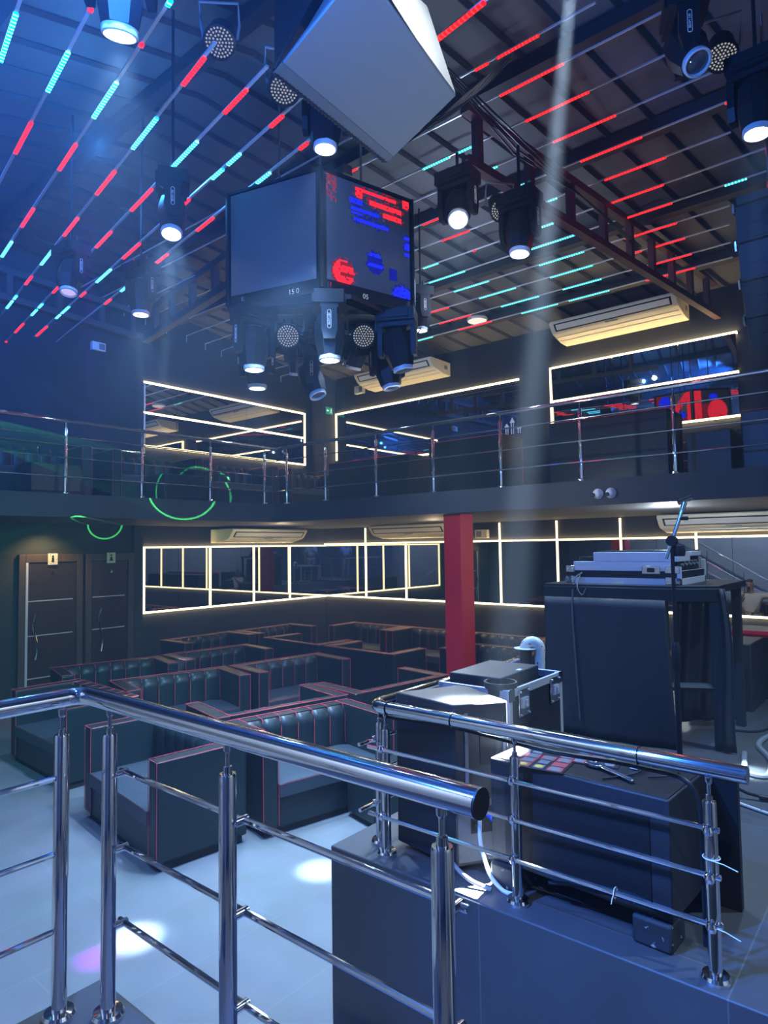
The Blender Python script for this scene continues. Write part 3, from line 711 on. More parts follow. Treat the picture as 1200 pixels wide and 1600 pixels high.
for x in (-.16, .2):
    l = MB(); l.box(x-.055, x+.055, -d/2-.012, -d/2-.004, h-.14, h-.01); lo = l.build('butterfly_latch', 'chromedark', r, bevel=.012)
    b = MB(); b.box(x-.03, x+.03, -d/2-.02, -d/2-.01, h-.1, h-.05); b.box(x-.006, x+.006, -d/2-.03, -d/2-.01, h-.09, h-.06)
    for px in (-.045, .045):
        for pz in (-.13, -.02): b.lathe([(.005, 0), (.005, .006)], Matrix.Translation((x+px, -d/2-.018, h+pz)) @ Matrix.Rotation(-PI/2, 4, 'X') , 8)
    b.build('latch_handle', 'alu', lo)
for x in (-w/2+.02, w/2-.02):
    b = MB(); b.box(x-.026, x+.026, -d/2-.008, -d/2-.003, h-.05, h+.005); b.build('corner_plate', 'chromedark', r)
for x in (-.25, .25):
    for y in (-.15, .15): MB().lathe([(.03, 0), (.03, .05)], Matrix.Translation((x, y, 0)), 12).build('caster', 'black', r)
r = empty('fog_machine', (3.1, 1.82, ZS+.07), math.radians(2), 'black box machine standing in the open flight case', 'machine')
MB().box(-.2, .24, -.14, .16, 0, .69).build('machine_body', 'blackpaint', r, bevel=.006)
MB().box(.02, .06, -.13, -.11, .69, .695).build('torn_label', 'white', r)
b = MB(); b.lathe([(.07, 0), (.075, .1), (.082, .1), (.082, .13), (.072, .13), (.07, .06), (.01, .05)], Matrix.Translation((2.885, 1.665, ZS+.62)), 28, caps=False)
tag(b.build('duct_collar', 'blackpaint'), 'round black duct collar in the near corner of the flight case', 'duct')
# silver bent pipe fixture
r = empty('gooseneck_jet', (3.6, 1.86, ZS), 0, 'worn silver bent pipe fixture with brim behind the flight case', 'stage effect')
MB().lathe([(.1, 0), (.1, .012), (.02, .014), (.018, .58), (.045, .6)], None, 20).build('stand', 'black', r)
MB().lathe([(.036, .6), (.037, .7), (.037, .805)], Matrix.Translation((-.01, .035, 0)), 22).build('pipe_sleeve', 'black', r)
pts = [Vector((.01-.02*math.cos(t), .035*math.cos(t), .8+.04*math.sin(t))) for t in [k*PI/10 for k in range(11)]]+[Vector((.03, -.036, .75)), Vector((.03, -.036, .64))]
MB().tube(pts, [.034]*11+[.031, .03], n=18).build('bent_pipe', 'silver', r)
MB().lathe([(.036, .798), (.068, .8), (.068, .804), (.036, .806)], Matrix.Translation((-.01, .035, 0)), 24, caps=False).build('brim', 'silver', r)
MB().grid(lambda u, v: (-.06+.0*v-.03*math.sin(u*PI), .06-.13*u, .58+.1*v), 10, 3).build('front_shield', 'silver', r, solid=.003)

# mixer booth
r = empty('mixer_booth', (5.28, 1.85, ZS), 0, 'black cloth covered mixer booth with the flight case on top', 'booth')
TZ = 1.12
b = MB(); b.prism([(-.53, .48), (-.5, -.40), (-.32, -.72), (.5, -.72), (.5, .48)], TZ-.05, TZ); b.build('table_top', 'black', r, bevel=.004)
b = MB(); b.prism([(-.535, .485), (-.505, -.40), (-.325, -.725), (-.29, -.7), (-.47, -.38), (-.49, .485)], TZ-.11, TZ-.02); b.build('fascia_band', 'black', r, bevel=.003)
def front(u, v):
    y = .48-.89*u; x = -.53+.03*u; z = TZ-.1-(TZ-.1)*v
    fold = .012*math.sin(u*19+v*2)*v+.02*math.sin(u*7+1)*v*v
    x += -.012*v+fold-.10*v*max(0, u-.86)*3*0
    y -= .05*v*(u > .9)*(u-.9)*10
    return (x-.01, y, z)
MB().grid(front, 48, 16).build('front_cloth', 'cloth', r, solid=.004)
for x, y in ((-.47, .43), (-.46, -.38), (-.3, -.68), (.44, -.66), (.44, .42)):
    MB().box(x-.03, x+.03, y-.03, y+.03, 0, TZ-.05).build('leg', 'blackmat', r)
a, c = Vector((-.46, -.38)), Vector((-.3, -.68))
for z in (.42,):
    b = MB(); b.tube([(a.x, a.y, z), (c.x, c.y, z)], .03, n=4); b.build('crossbar', 'blackmat', r)
def sidec(u, v):
    # loose cloth falling from the right front corner
    z = TZ-.02-(TZ-.03)*v; w_ = .05+.06*v
    return (-.33-.03*v+.03*math.sin(u*9)*.4, -.70-w_*u-.03*math.sin(v*5)*.6, z)
MB().grid(sidec, 10, 18).build('side_cloth', 'cloth', r, solid=.004)
def innerc(u, v): return (.1+.25*u+.03*math.sin(u*12+v*3), -.3-.25*u, TZ-.1-(TZ-.15)*v)
MB().grid(innerc, 30, 8).build('inner_cloth', mat('glossy black foil', (.015, .016, .02), .25, bump=.6, bscale=5), r, solid=.004)
# flight case with mixer on the booth
zt = ZS+TZ
r = empty('mixer_case', (5.2, 1.78, zt), math.radians(0), 'aluminium edged mixer flight case on top of the cloth booth', 'flight case')
w, d = .66, .84             # x depth, y width
b = MB(); b.box(-w/2, w/2, -d/2, d/2, .012, .1); b.build('case_base', 'black', r)
b = MB()
for z0, z1 in ((.0, .045), (.098, .128)):
    b.box(-w/2-.006, -w/2+.01, -d/2, d/2, z0, z1)
    b.box(-w/2-.006, w/2, -d/2-.006, -d/2+.01, z0, z1 if z0 < .05 else .1)
b.box(-w/2-.006, -w/2+.02, -d/2-.006, -d/2+.02, 0, .13); b.box(w/2-.03, w/2+.004, -d/2-.006, -d/2+.02, 0, .17)
b.build('metal_edge', 'alu', r, bevel=.002)
b = MB(); b.box(-w/2-.003, -w/2+.06, -d/2+.05, d/2-.06, .128, .165); b.box(-w/2-.003, -w/2+.3, -d/2+.01, d/2-.22, .165, .235); b.build('lid_edge', 'alu', r, bevel=.003)
b = MB(); b.box(-w/2+.06, w/2-.05, -d/2+.03, d/2-.08, .1, .2); b.build('mixer', 'black', r, bevel=.004)
b = MB(); b.box(-w/2+.3, w/2-.1, -d/2+.0, d/2-.22, .2, .235); b.build('lid', 'alu', r, bevel=.003)
b = MB(); b.box(-w/2+.02, w/2-.05, -d/2+.02, d/2-.25, .235, .245); b.build('laptop_plate', 'black', r, bevel=.003)
for k in range(9): MB().lathe([(.012, 0), (.01, .02)], Matrix.Translation((-w/2+.12+k*.05, -d/2+.03, .14+.02*(k % 2))) @ Matrix.Rotation(PI/2, 4, 'X'), 8).build('control_knob', 'grey', r)
for y0, y1 in ((-d/2, -d/2+.1), (d/2-.07, d/2)):
    for z in (.025, .105):
        b = MB(); b.box(-w/2-.011, -w/2-.004, y0, y1, z-.022, z+.03); p = b.build('corner_plate', 'chromedark', r, bevel=.004)
        b = MB()
        for yy_ in (y0+.018, y1-.018): b.lathe([(.006, 0), (.006, .006)], Matrix.Translation((-w/2-.011, yy_, z+.006)) @ Matrix.Rotation(-PI/2, 4, 'Y'), 8)
        b.build('rivet', 'alu', p)
    MB().lathe([(.001, -.03), (.022, -.022), (.03, 0), (.022, .022), (.001, .03)], Matrix.Translation((-w/2-.005, (-d/2+.02) if y0 < 0 else d/2-.02, .03)), 14).build('ball_corner', 'chrome', r)
b = MB(); b.box(-w/2-.014, -w/2-.004, -d/2+.13, -d/2+.26, .075, .135); p = b.build('case_latch', 'chromedark', r, bevel=.008)
b = MB(); b.box(-w/2-.02, -w/2-.012, -d/2+.17, -d/2+.22, .09, .12); b.build('latch_handle', 'black', p)
MB().box(-w/2-.012, -w/2-.002, -.02, .06, -.03, .01).build('yellow_sticker', mat('pale yellow paper', (.7, .68, .4), .6), r)
cable('power_cable', 'thin black cables hanging from the mixer case corner down the cloth', [(4.86, 2.07, 2.08), (4.78, 2.1, 2.02), (4.73, 2.1, 1.8), (4.72, 2.08, 1.4), (4.72, 2.06, 1.0)], .006, 'steeldark')
cable('power_cable', 'short black cable loop below the mixer case corner', [(4.85, 2.08, 2.07), (4.74, 2.06, 1.98), (4.73, 2.02, 1.92), (4.74, 1.99, 1.97)], .005, 'steeldark')

# microphone stand
r = empty('microphone_stand', (4.05, 1.17, ZS), 0, 'black microphone stand with raised boom and empty clip', 'microphone stand')
b = MB(); b.tube([(0, 0, .1), (0, 0, .76)], .0165, n=14); b.build('lower_tube', 'black', r)
b = MB(); b.tube([(0, 0, .72), (0, 0, 1.45)], .011, n=12); b.build('upper_tube', 'black', r)
b = MB(); b.lathe([(.02, .68), (.026, .7), (.026, .82), (.018, .84)], None, 16); b.build('height_clutch', 'black', r)
for ang, ln in ((-1.35, .42), (.8, .36), (2.75, .36)):
    ca, sa = math.cos(ang), math.sin(ang); lg = MB()
    lg.tube([(ca*.015, sa*.015, .16), (ca*ln*.8, sa*ln*.8, .032), (ca*ln, sa*ln, .02)], .009, n=8); l = lg.build('leg', 'black', r)
    MB().tube([(ca*(ln-.03), sa*(ln-.03), .021), (ca*(ln+.05), sa*(ln+.05), .016)], .015, n=10).build('rubber_foot', 'black', l)
bd = Vector((.22, -.27, .94)).normalized()*1
c0 = Vector((0, 0, 1.43))
b = MB(); b.tube([c0-bd*.11, c0+bd*.22], .011, n=10); bo = b.build('boom_arm', 'chromedark', r)
b = MB(); b.tube([c0+bd*.19, c0+bd*.24], .016, n=12); b.tube([c0+bd*.24+Vector((-.02, .03, .0)), c0+bd*.25+Vector((.02, -.03, .02))], .016, n=12); b.build('microphone_clip', 'chromedark', bo)
b = MB(); b.tube([c0+bd*.14, c0+bd*.14+Vector((.025, -.04, .0))], .012, n=10); b.build('spare_clip', 'black', bo)
b = MB(); b.lathe([(.03, -.02), (.034, 0), (.03, .02)], Matrix.Translation(c0) @ Matrix.Rotation(PI/2, 4, 'Y'), 16); b.lathe([(.03, -.03), (.036, 0), (.03, .03)], Matrix.Translation(c0+Vector((.03, -.03, -.06))), 14); b.build('boom_clutch', 'black', r)

# blocks, seat and cables at the right edge of the stage
tag(MB().box(5.87, 6.18, 1.26, 1.5, ZS, 1.34).build('speaker_block', 'blackpaint', bevel=.01), 'small black block speaker on the stage right of booth', 'speaker')
tag(MB().box(6.22, 6.75, 1.2, 1.75, ZS, 1.44).build('stage_cabinet', 'blackpaint', bevel=.01), 'tall black cabinet at the rear right of the stage', 'cabinet')
b = MB(); b.box(7.2, 8.1, -1.6, 1.7, 0, 1.39); r = tag(b.build('bar_counter', 'leather', bevel=.01), 'long dark counter with red edge at the right frame edge', 'counter')
b = MB(); b.tube([(7.2, 1.7, 1.41), (7.2, -1.6, 1.41)], .035, n=6); b.build('red_edge', mat('red edge trim', (.85, .02, .06), .35), r)
cable('power_cable', 'thick grey cable curving through the bright floor patch at right', [(4.95, 1.02, ZS+.012), (4.75, .98, ZS+.012), (4.55, .93, ZS+.012), (4.55, .82, ZS+.012), (4.9, .86, ZS+.012), (5.2, .98, ZS+.012), (5.5, .96, ZS+.012), (5.9, .8, ZS+.012)], .018, 'grey')
cable('power_cable', 'thin black cable on the stage floor near the right edge', [(5.5, 1.25, ZS+.008), (5.6, 1.05, ZS+.008), (6.0, .95, ZS+.008), (6.4, .9, ZS+.008)], .009, 'black')
cable('power_cable', 'brass coloured rod lying on the stage behind the handrail end', [(4.1, 1.1, ZS+.03), (4.0, .86, ZS+.012), (3.9, .6, ZS+.01)], .008, 'silver', 'rod')

# ================================================================== CEILING LED LINES
ZL = 5.55
LEDS=[
((1.676, 4.289, 6.0), (1.856, 5.249, 6.0), [(0.392, 0.986, 'C')]) ,
((2.008, 3.902, 6.0), (2.503, 7.058, 6.0), [(0.107, 0.118, 'R'), (0.271, 0.444, 'C'), (0.6, 0.783, 'R')]) ,
((2.337, 3.52, 6.0), (3.194, 8.963, 6.0), [(0.046, 0.057, 'C'), (0.137, 0.144, 'R'), (0.233, 0.335, 'C'), (0.422, 0.519, 'R'), (0.691, 0.786, 'R'), (0.873, 0.968, 'C')]) ,
((2.803, 3.871, 6.0), (3.999, 11.182, 6.0), [(0.023, 0.075, 'R'), (0.145, 0.222, 'C'), (0.285, 0.36, 'R'), (0.445, 0.518, 'R'), (0.583, 0.655, 'C'), (0.719, 0.767, 'R'), (0.835, 0.859, 'C'), (0.874, 0.924, 'C')]) ,
((3.209, 3.765, 6.0), (4.635, 12.936, 6.0), [(0.034, 0.075, 'R'), (0.13, 0.191, 'C'), (0.241, 0.303, 'R'), (0.369, 0.426, 'R'), (0.595, 0.626, 'R'), (0.683, 0.707, 'C'), (0.717, 0.752, 'C'), (0.804, 0.867, 'R'), (0.933, 0.988, 'R')]) ,
((3.586, 3.575, 6.0), (4.78, 11.793, 6.0), [(0.064, 0.088, 'R'), (0.151, 0.179, 'C'), (0.19, 0.218, 'C'), (0.278, 0.314, 'R'), (0.438, 0.504, 'R'), (0.556, 0.621, 'C'), (0.677, 0.702, 'R'), (0.764, 0.811, 'C'), (0.821, 0.845, 'C'), (0.905, 0.982, 'R')]) ,
((3.757, 2.078, 6.0), (5.146, 11.762, 6.0), [(0.01, 0.055, 'R'), (0.221, 0.234, 'R'), (0.286, 0.311, 'C'), (0.405, 0.446, 'R'), (0.527, 0.583, 'R'), (0.654, 0.687, 'C'), (0.727, 0.753, 'R')]) ,
((5.1, 1.913, 6.706), (5.1, 10.88, 6.706), [(0.056, 0.102, 'R'), (0.112, 0.128, 'R')]) , # h2 [121.26 452.47] [6.736, 6.67] 6.706
((5.49, 1.48, 6.652), (5.49, 10.88, 6.652), [(0.094, 0.164, 'R'), (0.362, 0.373, 'R')]) , # h [156.3  467.55] [6.655, 6.631] 6.652
((5.92, 1.513, 6.592), (5.92, 10.88, 6.592), [(0.085, 0.156, 'R'), (0.223, 0.243, 'C'), (0.255, 0.294, 'C')]) , # i [192.88 483.29] [6.595, 6.549] 6.592
((6.34, 1.258, 6.533), (6.34, 10.88, 6.533), [(0.099, 0.168, 'R'), (0.238, 0.252, 'C')]) , # j [226.68 497.84] [6.54, 6.525] 6.533
((6.77, 1.246, 6.473), (6.77, 10.88, 6.473), [(-0.0, 0.008, 'R'), (0.089, 0.157, 'R'), (0.221, 0.243, 'C'), (0.343, 0.379, 'R')]) , # k [259.48 511.96] [6.478, 6.463] 6.473
((7.2, 1.366, 6.412), (7.2, 10.88, 6.412), [(0.066, 0.136, 'R'), (0.197, 0.208, 'C'), (0.325, 0.371, 'R')]) , # l [290.59 525.35] [6.428, 6.396] 6.412
((7.63, 1.113, 6.352), (7.63, 10.88, 6.352), [(0.106, 0.174, 'R'), (0.243, 0.259, 'C'), (0.36, 0.365, 'R'), (0.424, 0.451, 'C')]) , # m [320.13 538.06] [6.361, 6.331] 6.352
((8.01, 1.179, 6.299), (8.01, 10.88, 6.299), [(0.021, 0.044, 'C'), (0.102, 0.168, 'R'), (0.226, 0.292, 'C'), (0.399, 0.466, 'C')]) , # n [345.03 548.78] [6.303, 6.252] 6.299
((8.43, 1.647, 6.24), (8.43, 10.88, 6.24), [(0.064, 0.133, 'R'), (0.193, 0.264, 'C'), (0.352, 0.42, 'C')]) , # o [371.32 560.09] [6.244, 6.171] 6.24
((8.81, 1.737, 6.187), (8.81, 10.88, 6.187), [(0.056, 0.106, 'R'), (0.115, 0.127, 'R'), (0.188, 0.258, 'C'), (0.32, 0.39, 'C'), (0.453, 0.493, 'R')]) , # o2 [394.07 569.88] [6.193, 6.086] 6.187
((9.22, 1.804, 6.13), (9.22, 10.88, 6.13), [(0.052, 0.114, 'R'), (0.187, 0.252, 'C'), (0.295, 0.368, 'C'), (0.431, 0.501, 'R')]) , # o3 [417.57 580.  ] [6.151, 6.065] 6.13
((9.59, 1.862, 6.078), (9.59, 10.88, 6.078), [(0.052, 0.08, 'R'), (0.088, 0.125, 'R'), (0.185, 0.255, 'C'), (0.276, 0.346, 'C'), (0.408, 0.481, 'R'), (0.543, 0.58, 'C')]) , # p [437.92 588.76] [6.082, 5.978] 6.078
]

ordn = ['first', 'second', 'third', 'fourth', 'fifth', 'sixth', 'seventh', 'eighth', 'ninth', 'tenth', 'eleventh', 'twelfth']
for i, (a, c, segs) in enumerate(LEDS):
    a, c = Vector(a), Vector(c)
    if i < 7:
        k = (ZL-2.3)/3.7; a = EYE+(a-EYE)*k; c = EYE+(c-EYE)*k
        lab = 'ceiling LED line over the left side, %s from the upper left corner' % ordn[i]
    else: lab = 'ceiling LED line under the right roof slope, %s from the right wall' % ordn[18-i]
    d = c-a; L = d.length; tmax = 1.
    if c.y > YA-.03: tmax = (YA-.03-a.y)/(c.y-a.y)
    r = empty('led_line', a, 0, lab, 'LED light', 'ceiling LED lines'); r.rotation_euler = d.to_track_quat('X', 'Z').to_euler()
    hw = .010 if i < 7 else .0075
    MB().box(0, L*tmax, -hw, hw, 0, .016).build('profile', 'ledbar', r, smooth=0)
    if i > 6: MB().tube([(L*tmax-.01, 0, 0), (L*tmax-.01, 0, -.12)], .008, n=6).build('end_drop', 'ledbar', r)
    for t0, t1, cc in segs:
        t0, t1 = max(t0, 0), min(t1, tmax)
        if t1-t0 < .002: continue
        MB().box(L*t0, L*t1, -hw*1.45, hw*1.45, -.012, .001).build('lit_segment', 'ledR' if cc == 'R' else ('ledC' if i < 7 else 'ledG'), r, smooth=0)

ZD0, ZD1 = 4.49, 5.43
# ================================================================== MOVING HEADS
def head_parts():
    P = {}
    b = MB(); b.box(-.17, .17, -.12, .12, -.13, -.02); b.box(-.12, .12, -.14, .14, -.11, -.04); P['base'] = b.mesh('base', 'black', 0)
    b = MB(); b.tube([(-.1, 0, -.02), (-.1, 0, .06)], .02, n=8); b.tube([(.1, 0, -.02), (.1, 0, .06)], .02, n=8); b.box(-.14, .14, -.02, .02, -.025, -.005); P['clamp'] = b.mesh('clamp', 'chromedark')
    b = MB(); b.box(-.165, .165, -.075, .075, -.17, -.13)
    for s in (-1, 1):
        b.prism([(-.062, -.15), (.062, -.15), (.066, -.34), (.045, -.43), (-.045, -.43), (-.066, -.34)], .128 if s > 0 else -.172, .172 if s > 0 else -.128, Matrix(((0, 0, 1, 0), (1, 0, 0, 0), (0, 1, 0, 0), (0, 0, 0, 1))))
    P['yoke'] = b.mesh('yoke', 'black', 0)
    oc = [(.5, 1), (1, .45), (1, -.45), (.5, -1), (-.5, -1), (-1, -.45), (-1, .45), (-.5, 1)]
    b = MB(); secs = [(.15, .062), (.13, .092), (.02, .112), (-.07, .112), (-.16, .095), (-.2, .088)]
    for z, rr in secs: b.v += [(x*rr, y*rr*1.08, z) for x, y in oc]
    for k in range(len(secs)-1):
        for j in range(8): b.f.append([k*8+j, k*8+(j+1) % 8, (k+1)*8+(j+1) % 8, (k+1)*8+j]); b.mi.append(0)
    b.f += [list(range(8))[::-1], [40+j for j in range(8)]]; b.mi += [0, 0]
    b.box(-.05, .05, .11, .124, -.06, .08); b.box(-.05, .05, -.124, -.11, -.06, .08)
    P['head'] = b.mesh('head', 'black', 25)
    b = MB(); b.lathe([(.074, -.195), (.09, -.197), (.09, -.23), (.078, -.236), (.072, -.215)], None, 28, caps=False); P['bezel'] = b.mesh('bezel', 'bezel')
    for k, m in (('lens', 'lens'), ('lensdim', 'lensdim'), ('lensoff', 'glass')):
        b = MB(); b.lathe([(.074, -.212), (.06, -.221), (.03, -.227), (.001, -.229)], None, 24, caps=False); P[k] = b.mesh('lens', m)
    # badge: rounded outline with the lettering, on the yoke's outer face
    b = MB(); pts = []
    for k in range(24):
        t = 2*PI*k/24; y = .014*math.cos(t); z = .062*(1 if math.sin(t) > 0 else -1)+.014*math.sin(t); pts.append((.1735, y, z-.27))
    b.tube(pts, .0022, n=5, closed=True); P['badge'] = b.mesh('badge', 'letter')
    P['text'] = text_mesh('BEAM 230', .0225, 'letter')
    return P
HP = head_parts()
BEAMS = []
def moving_head(lab, px, dep, off, aim=None, lit='lens', dispm=False, group='moving head beam lights'):
    lens = at(px[0], px[1], dep)
    az = math.atan2(-(lens.y), -(lens.x))          # towards the photographer
    pan = az+math.radians(off)
    tgt = Vector(aim) if aim is not None else lens+Vector((0, 0, -5))
    d = (tgt-lens).normalized()
    piv = lens-d*.225
    r = empty('moving_head_light', piv+Vector((0, 0, .33)), pan, lab, 'stage light', group)
    link('clamp', HP['clamp'], r)
    bo = link('base', HP['base'], r)
    top = (ZD0-.12 if 'drum' in lab and 'far behind' not in lab and 'left of the LED' not in lab else 5.8 if 'red truss' in lab else zroof(piv.x)-.03)-(piv.z+.33)
    if top > .05: b = MB(); b.tube([(0, 0, .05), (0, 0, top)], .013, n=6); b.build('drop_pipe', 'black', r)
    if dispm:
        c = MB(); c.box(-.1, .1, -.1215, -.12, -.105, -.045)
        c.build('display', 'blackmat', bo)
    y = link('yoke', HP['yoke'], r)
    for s in (0, PI):
        bd = link('badge', HP['badge'], y, (0, 0, 0), (0, 0, s))
        q = link('lettering', HP['text'], y); q.matrix_local = Matrix.Rotation(s, 4, 'Z') @ Matrix.Translation((.1738, 0, -.27)) @ Matrix(((0, 0, 1, 0), (0, -1, 0, 0), (1, 0, 0, 0), (0, 0, 0, 1))) @ Matrix.Rotation(0, 4, 'Z')
        q.matrix_local = Matrix.Rotation(s, 4, 'Z') @ Matrix(((0, 0, 1, .1738), (0, 1, 0, 0), (-1, 0, 0, -.27), (0, 0, 0, 1))) @ Matrix.Rotation(PI, 4, 'Z')
    h = link('head', HP['head'], r, (0, 0, -.33))
    inv = Matrix.Rotation(-pan, 3, 'Z'); dl = inv @ d
    h.rotation_euler = dl.to_track_quat('-Z', 'Y').to_euler()
    link('bezel', HP['bezel'], h); link('lens', HP[lit], h)
    if lit == 'lens': BEAMS.append((lens+d*.03, tgt, lab))
    return r
SP1, SP2, SP3, SP4 = (2.136, 3.75, 0), (3.395, 3.46, 0), (2.43, 1.5, ZS), (4.6, .93, ZS)
ARM = (5.2, 8.1, .78)
mh = moving_head
mh('bright moving head light large at top left beside the blue LED lines', (187, 54), 3.35, 75, (2.4, 4.4, 0))
mh('bright moving head light below a cable bundle, left of the LED screen drum', (268, 365), 5.6, 0, SP1)
mh('moving head light with dim violet lens on the far left frame', (107, 457), 7.0, 35, (2.2, 6.0, .0), 'lensdim')
mh('bright moving head light on the left frame above the mirror corner', (220, 491), 7.0, 40)
mh('bright moving head light just below the hanging grey speaker', (508, 232), 5.0, 85, SP2)
mh('bright moving head light on the red truss, left one of two', (716, 343), 5.7, 62, (2.5, 1.62, 1.6))
mh('bright moving head light on the red truss, right one of two', (812, 396), 5.7, 62, (4.6, 2.6, .0))
mh('unlit moving head light at the top right with round glass lens', (1090, 98), 4.3, 12, (2.2, -1.6, 0), 'lensoff')
mh('bright moving head light cut by the right edge of the picture', (1183, 208), 4.4, 80, SP4)
mh('bright moving head light at left under the screen drum, upper one', (397, 577), 5.75, -62)
mh('bright moving head light at left under the screen drum, lower one', (402, 606), 6.5, 58)
mh('bright moving head light hanging at the middle of the screen drum, front', (515, 562), 5.45, 0, None, 'lens', True)
mh('dark moving head light hanging behind the middle one under the drum', (497, 618), 6.9, 4, (4.9, 4.2, 2.5), 'lensoff')
mh('dark moving head light at right under the screen drum, upper one', (630, 578), 5.9, 80, (5.2, 3.0, 0), 'lensoff')
mh('dark moving head light at right under the screen drum, lower one', (612, 606), 6.6, -70, (5.4, 3.4, 0), 'lensoff')
mh('small lit moving head light far behind the right edge of the drum', (658, 516), 8.6, 20)
mh('dark moving head light deep under the drum, left of the middle', (464, 586), 7.9, -50, (6, 7, 0), 'lensoff')
mh('dark moving head light deep under the drum, right of the middle', (552, 576), 7.8, 50, (6, 7, 0), 'lensoff')

# ------------------------------------------------------------------ PAR cans
def par(lab, px, dep, aim, yaw=0):
    c = at(px[0], px[1], dep); tgt = Vector(aim)
    d = (tgt-c).normalized()
    r = empty('par_light', c, 0, lab, 'stage light', 'LED par cans'); r.rotation_euler = d.to_track_quat('-Z', 'Y').to_euler()
    b = MB(); b.lathe([(.05, .2), (.085, .17), (.095, .04), (.11, .02), (.112, -.015), (.1, -.018), (.098, -.005)], None, 24, caps=False); b.lathe([(.05, .2), (.001, .205)], None, 24, caps=False); b.build('housing', 'black', r)
    b = MB(); b.lathe([(.1, -.004), (.001, -.004)], None, 24, caps=False); b.build('face_plate', 'blackmat', r)
    b = MB()
    for ring, n in ((0, 1), (.022, 6), (.044, 12), (.066, 18), (.087, 24)):
        for k in range(n):
            t = 2*PI*k/n; b.lathe([(.0075, -.005), (.006, -.009), (.001, -.010)], Matrix.Translation((ring*math.cos(t), ring*math.sin(t), 0)), 7, caps=False)
    b.build('led_lens', 'parled', r)
    b = MB()
    b.tube([(-.115, 0, .06), (-.13, .05, .14), (-.13, .16, .2), (.13, .16, .2), (.13, .05, .14), (.115, 0, .06)], .01, n=6); b.build('bracket', 'grey', r)
    return r
par('LED par can above the left LED lines, round face of pale dots', (343, 66), 4.5, (1.2, 2.2, 2.5))
par('LED par can peeking out behind the left corner of the hanging speaker', (444, 140), 4.6, (2, 2, 2.5))
par('LED par can between the two moving heads on the red truss', (784, 327), 5.9, (3.2, .5, 2.2))
par('LED par can under the screen drum, left of the middle light', (450, 525), 5.9, (1, 2, 2.2))
par('LED par can under the screen drum, right of the middle light', (568, 525), 5.9, (2, 1, 2.2))
par('LED par can beside the unlit moving head at top right', (1128, 88), 4.7, (3.0, .5, 1.6))

# ================================================================== LED SCREEN DRUM (six sided)
C0 = Vector((4.43, 4.42)); RH = .95
ZD0, ZD1 = 4.49, 5.43
r = empty('led_screen_drum', (C0.x, C0.y, ZD0), 0, 'six sided hanging LED screen drum, left face dark and right face glowing', 'screen')
vv = [Vector((RH*math.cos(math.radians(225+60*k)), RH*math.sin(math.radians(225+60*k)))) for k in range(6)]
H = ZD1-ZD0
def paint(k, u, v):
    # what the lit faces show: v counts down from the top
    row = int(v*30) % 3
    if k == 0:
        if .33 < u < .41 and .03 < v < .13: return 1
        if .36 < u < .84 and .035+.0*u < v < .075: return 1
        if .5 < u < .9 and .11 < v < .16: return 1
        if .66 < u < .9 and .2 < v < .25: return 1
        if .27 < u < .41 and .15 < v < .21 and row: return 3
        if .29 < u < .62 and .235 < v < .275: return 3
        if .31 < u < .74 and .33 < v < .37: return 3
        if .28 < u < .42 and .275 < v < .3: return 3
        if u > .93 and .36 < v < .56 and row: return 3
        if ((u-.56)/.1)**2+((v-.73)/.11)**2 < 1: return 3 if row == 1 else 4
        if .74 < u < .83 and .74 < v < .85: return 4
        if ((u-.19)/.12)**2+((v-.9)/.12)**2 < 1: return 1 if (row or u < .15) else 2
        if ((u-.9)/.13)**2+((v-1.0)/.11)**2 < 1: return 3
        if u > .92 and v < .08: return 1
        if u < .12 and v < .25 and (int(u*40)*7+int(v*40)*3) % 5 < 3-v*8: return 2
        return 0
    if k in (1, 3):
        if ((u-.35)/.28)**2+((v-.55)/.3)**2 < 1: return 1
        if ((u-.45)/.12)**2+((v-.18)/.09)**2 < 1: return 3
        if u > .8: return 1
        if .6 < u < .8 and .35 < v < .85: return 2
        return 0
    if k in (2, 4):
        if abs(u-v) < .12 or u < .1: return 1
        if ((u-.75)/.17)**2+((v-.2)/.17)**2 < 1 or ((u-.35)/.2)**2+((v-.6)/.1)**2 < 1: return 3
        return 2 if u+v > .8 else 0
    return 0
rp = random.Random(11)
def paint2(k, u, v):
    p = paint(k, u, v)
    if p in (1, 3) and rp.random() < .05: return p+1
    if p == 0:
        for du, dv in ((.035, 0), (-.035, 0), (0, .035), (0, -.035)):
            q_ = paint(k, u+du, v+dv) if 0 < u+du < 1 and 0 < v+dv < 1 else 0
            if q_ in (1, 3) and rp.random() < .3: return q_+1
    return p
for k in range(6):
    a, c = vv[k], vv[(k+1) % 6]; e = (c-a); n2 = Vector((e.y, -e.x)).normalized()
    a2, c2 = a+e*.045, c-e*.045
    b = MB(); NU, NV = (60, 60) if k != 5 else (2, 2)
    def fn(u, v): 
        p = a2.lerp(c2, u)+n2*.012; return (p.x, p.y, H-.02-(H-.04)*v)
    b.grid(fn, NU, NV)
    b.f = [f[::-1] for f in b.f]
    b.mi = [paint2(k, ((i % NU)+.5)/NU, ((i//NU)+.5)/NV) if k != 5 else 0 for i in range(NU*NV)]
    b.build('screen', ['scr_off', 'scr_red', 'scr_dred', 'scr_blue', 'scr_dblue'], r, smooth=0)
b = MB(); b.prism([tuple(v*.985) for v in vv], 0, H); b.build('core', 'blackmat', r, smooth=0)
b = MB()
for v in vv: MB().tube([(v.x, v.y, -.06), (v.x, v.y, H+.02)], .02, n=6).build('corner_post', 'black', r)
b = MB(); vo = [v*1.0 for v in vv]
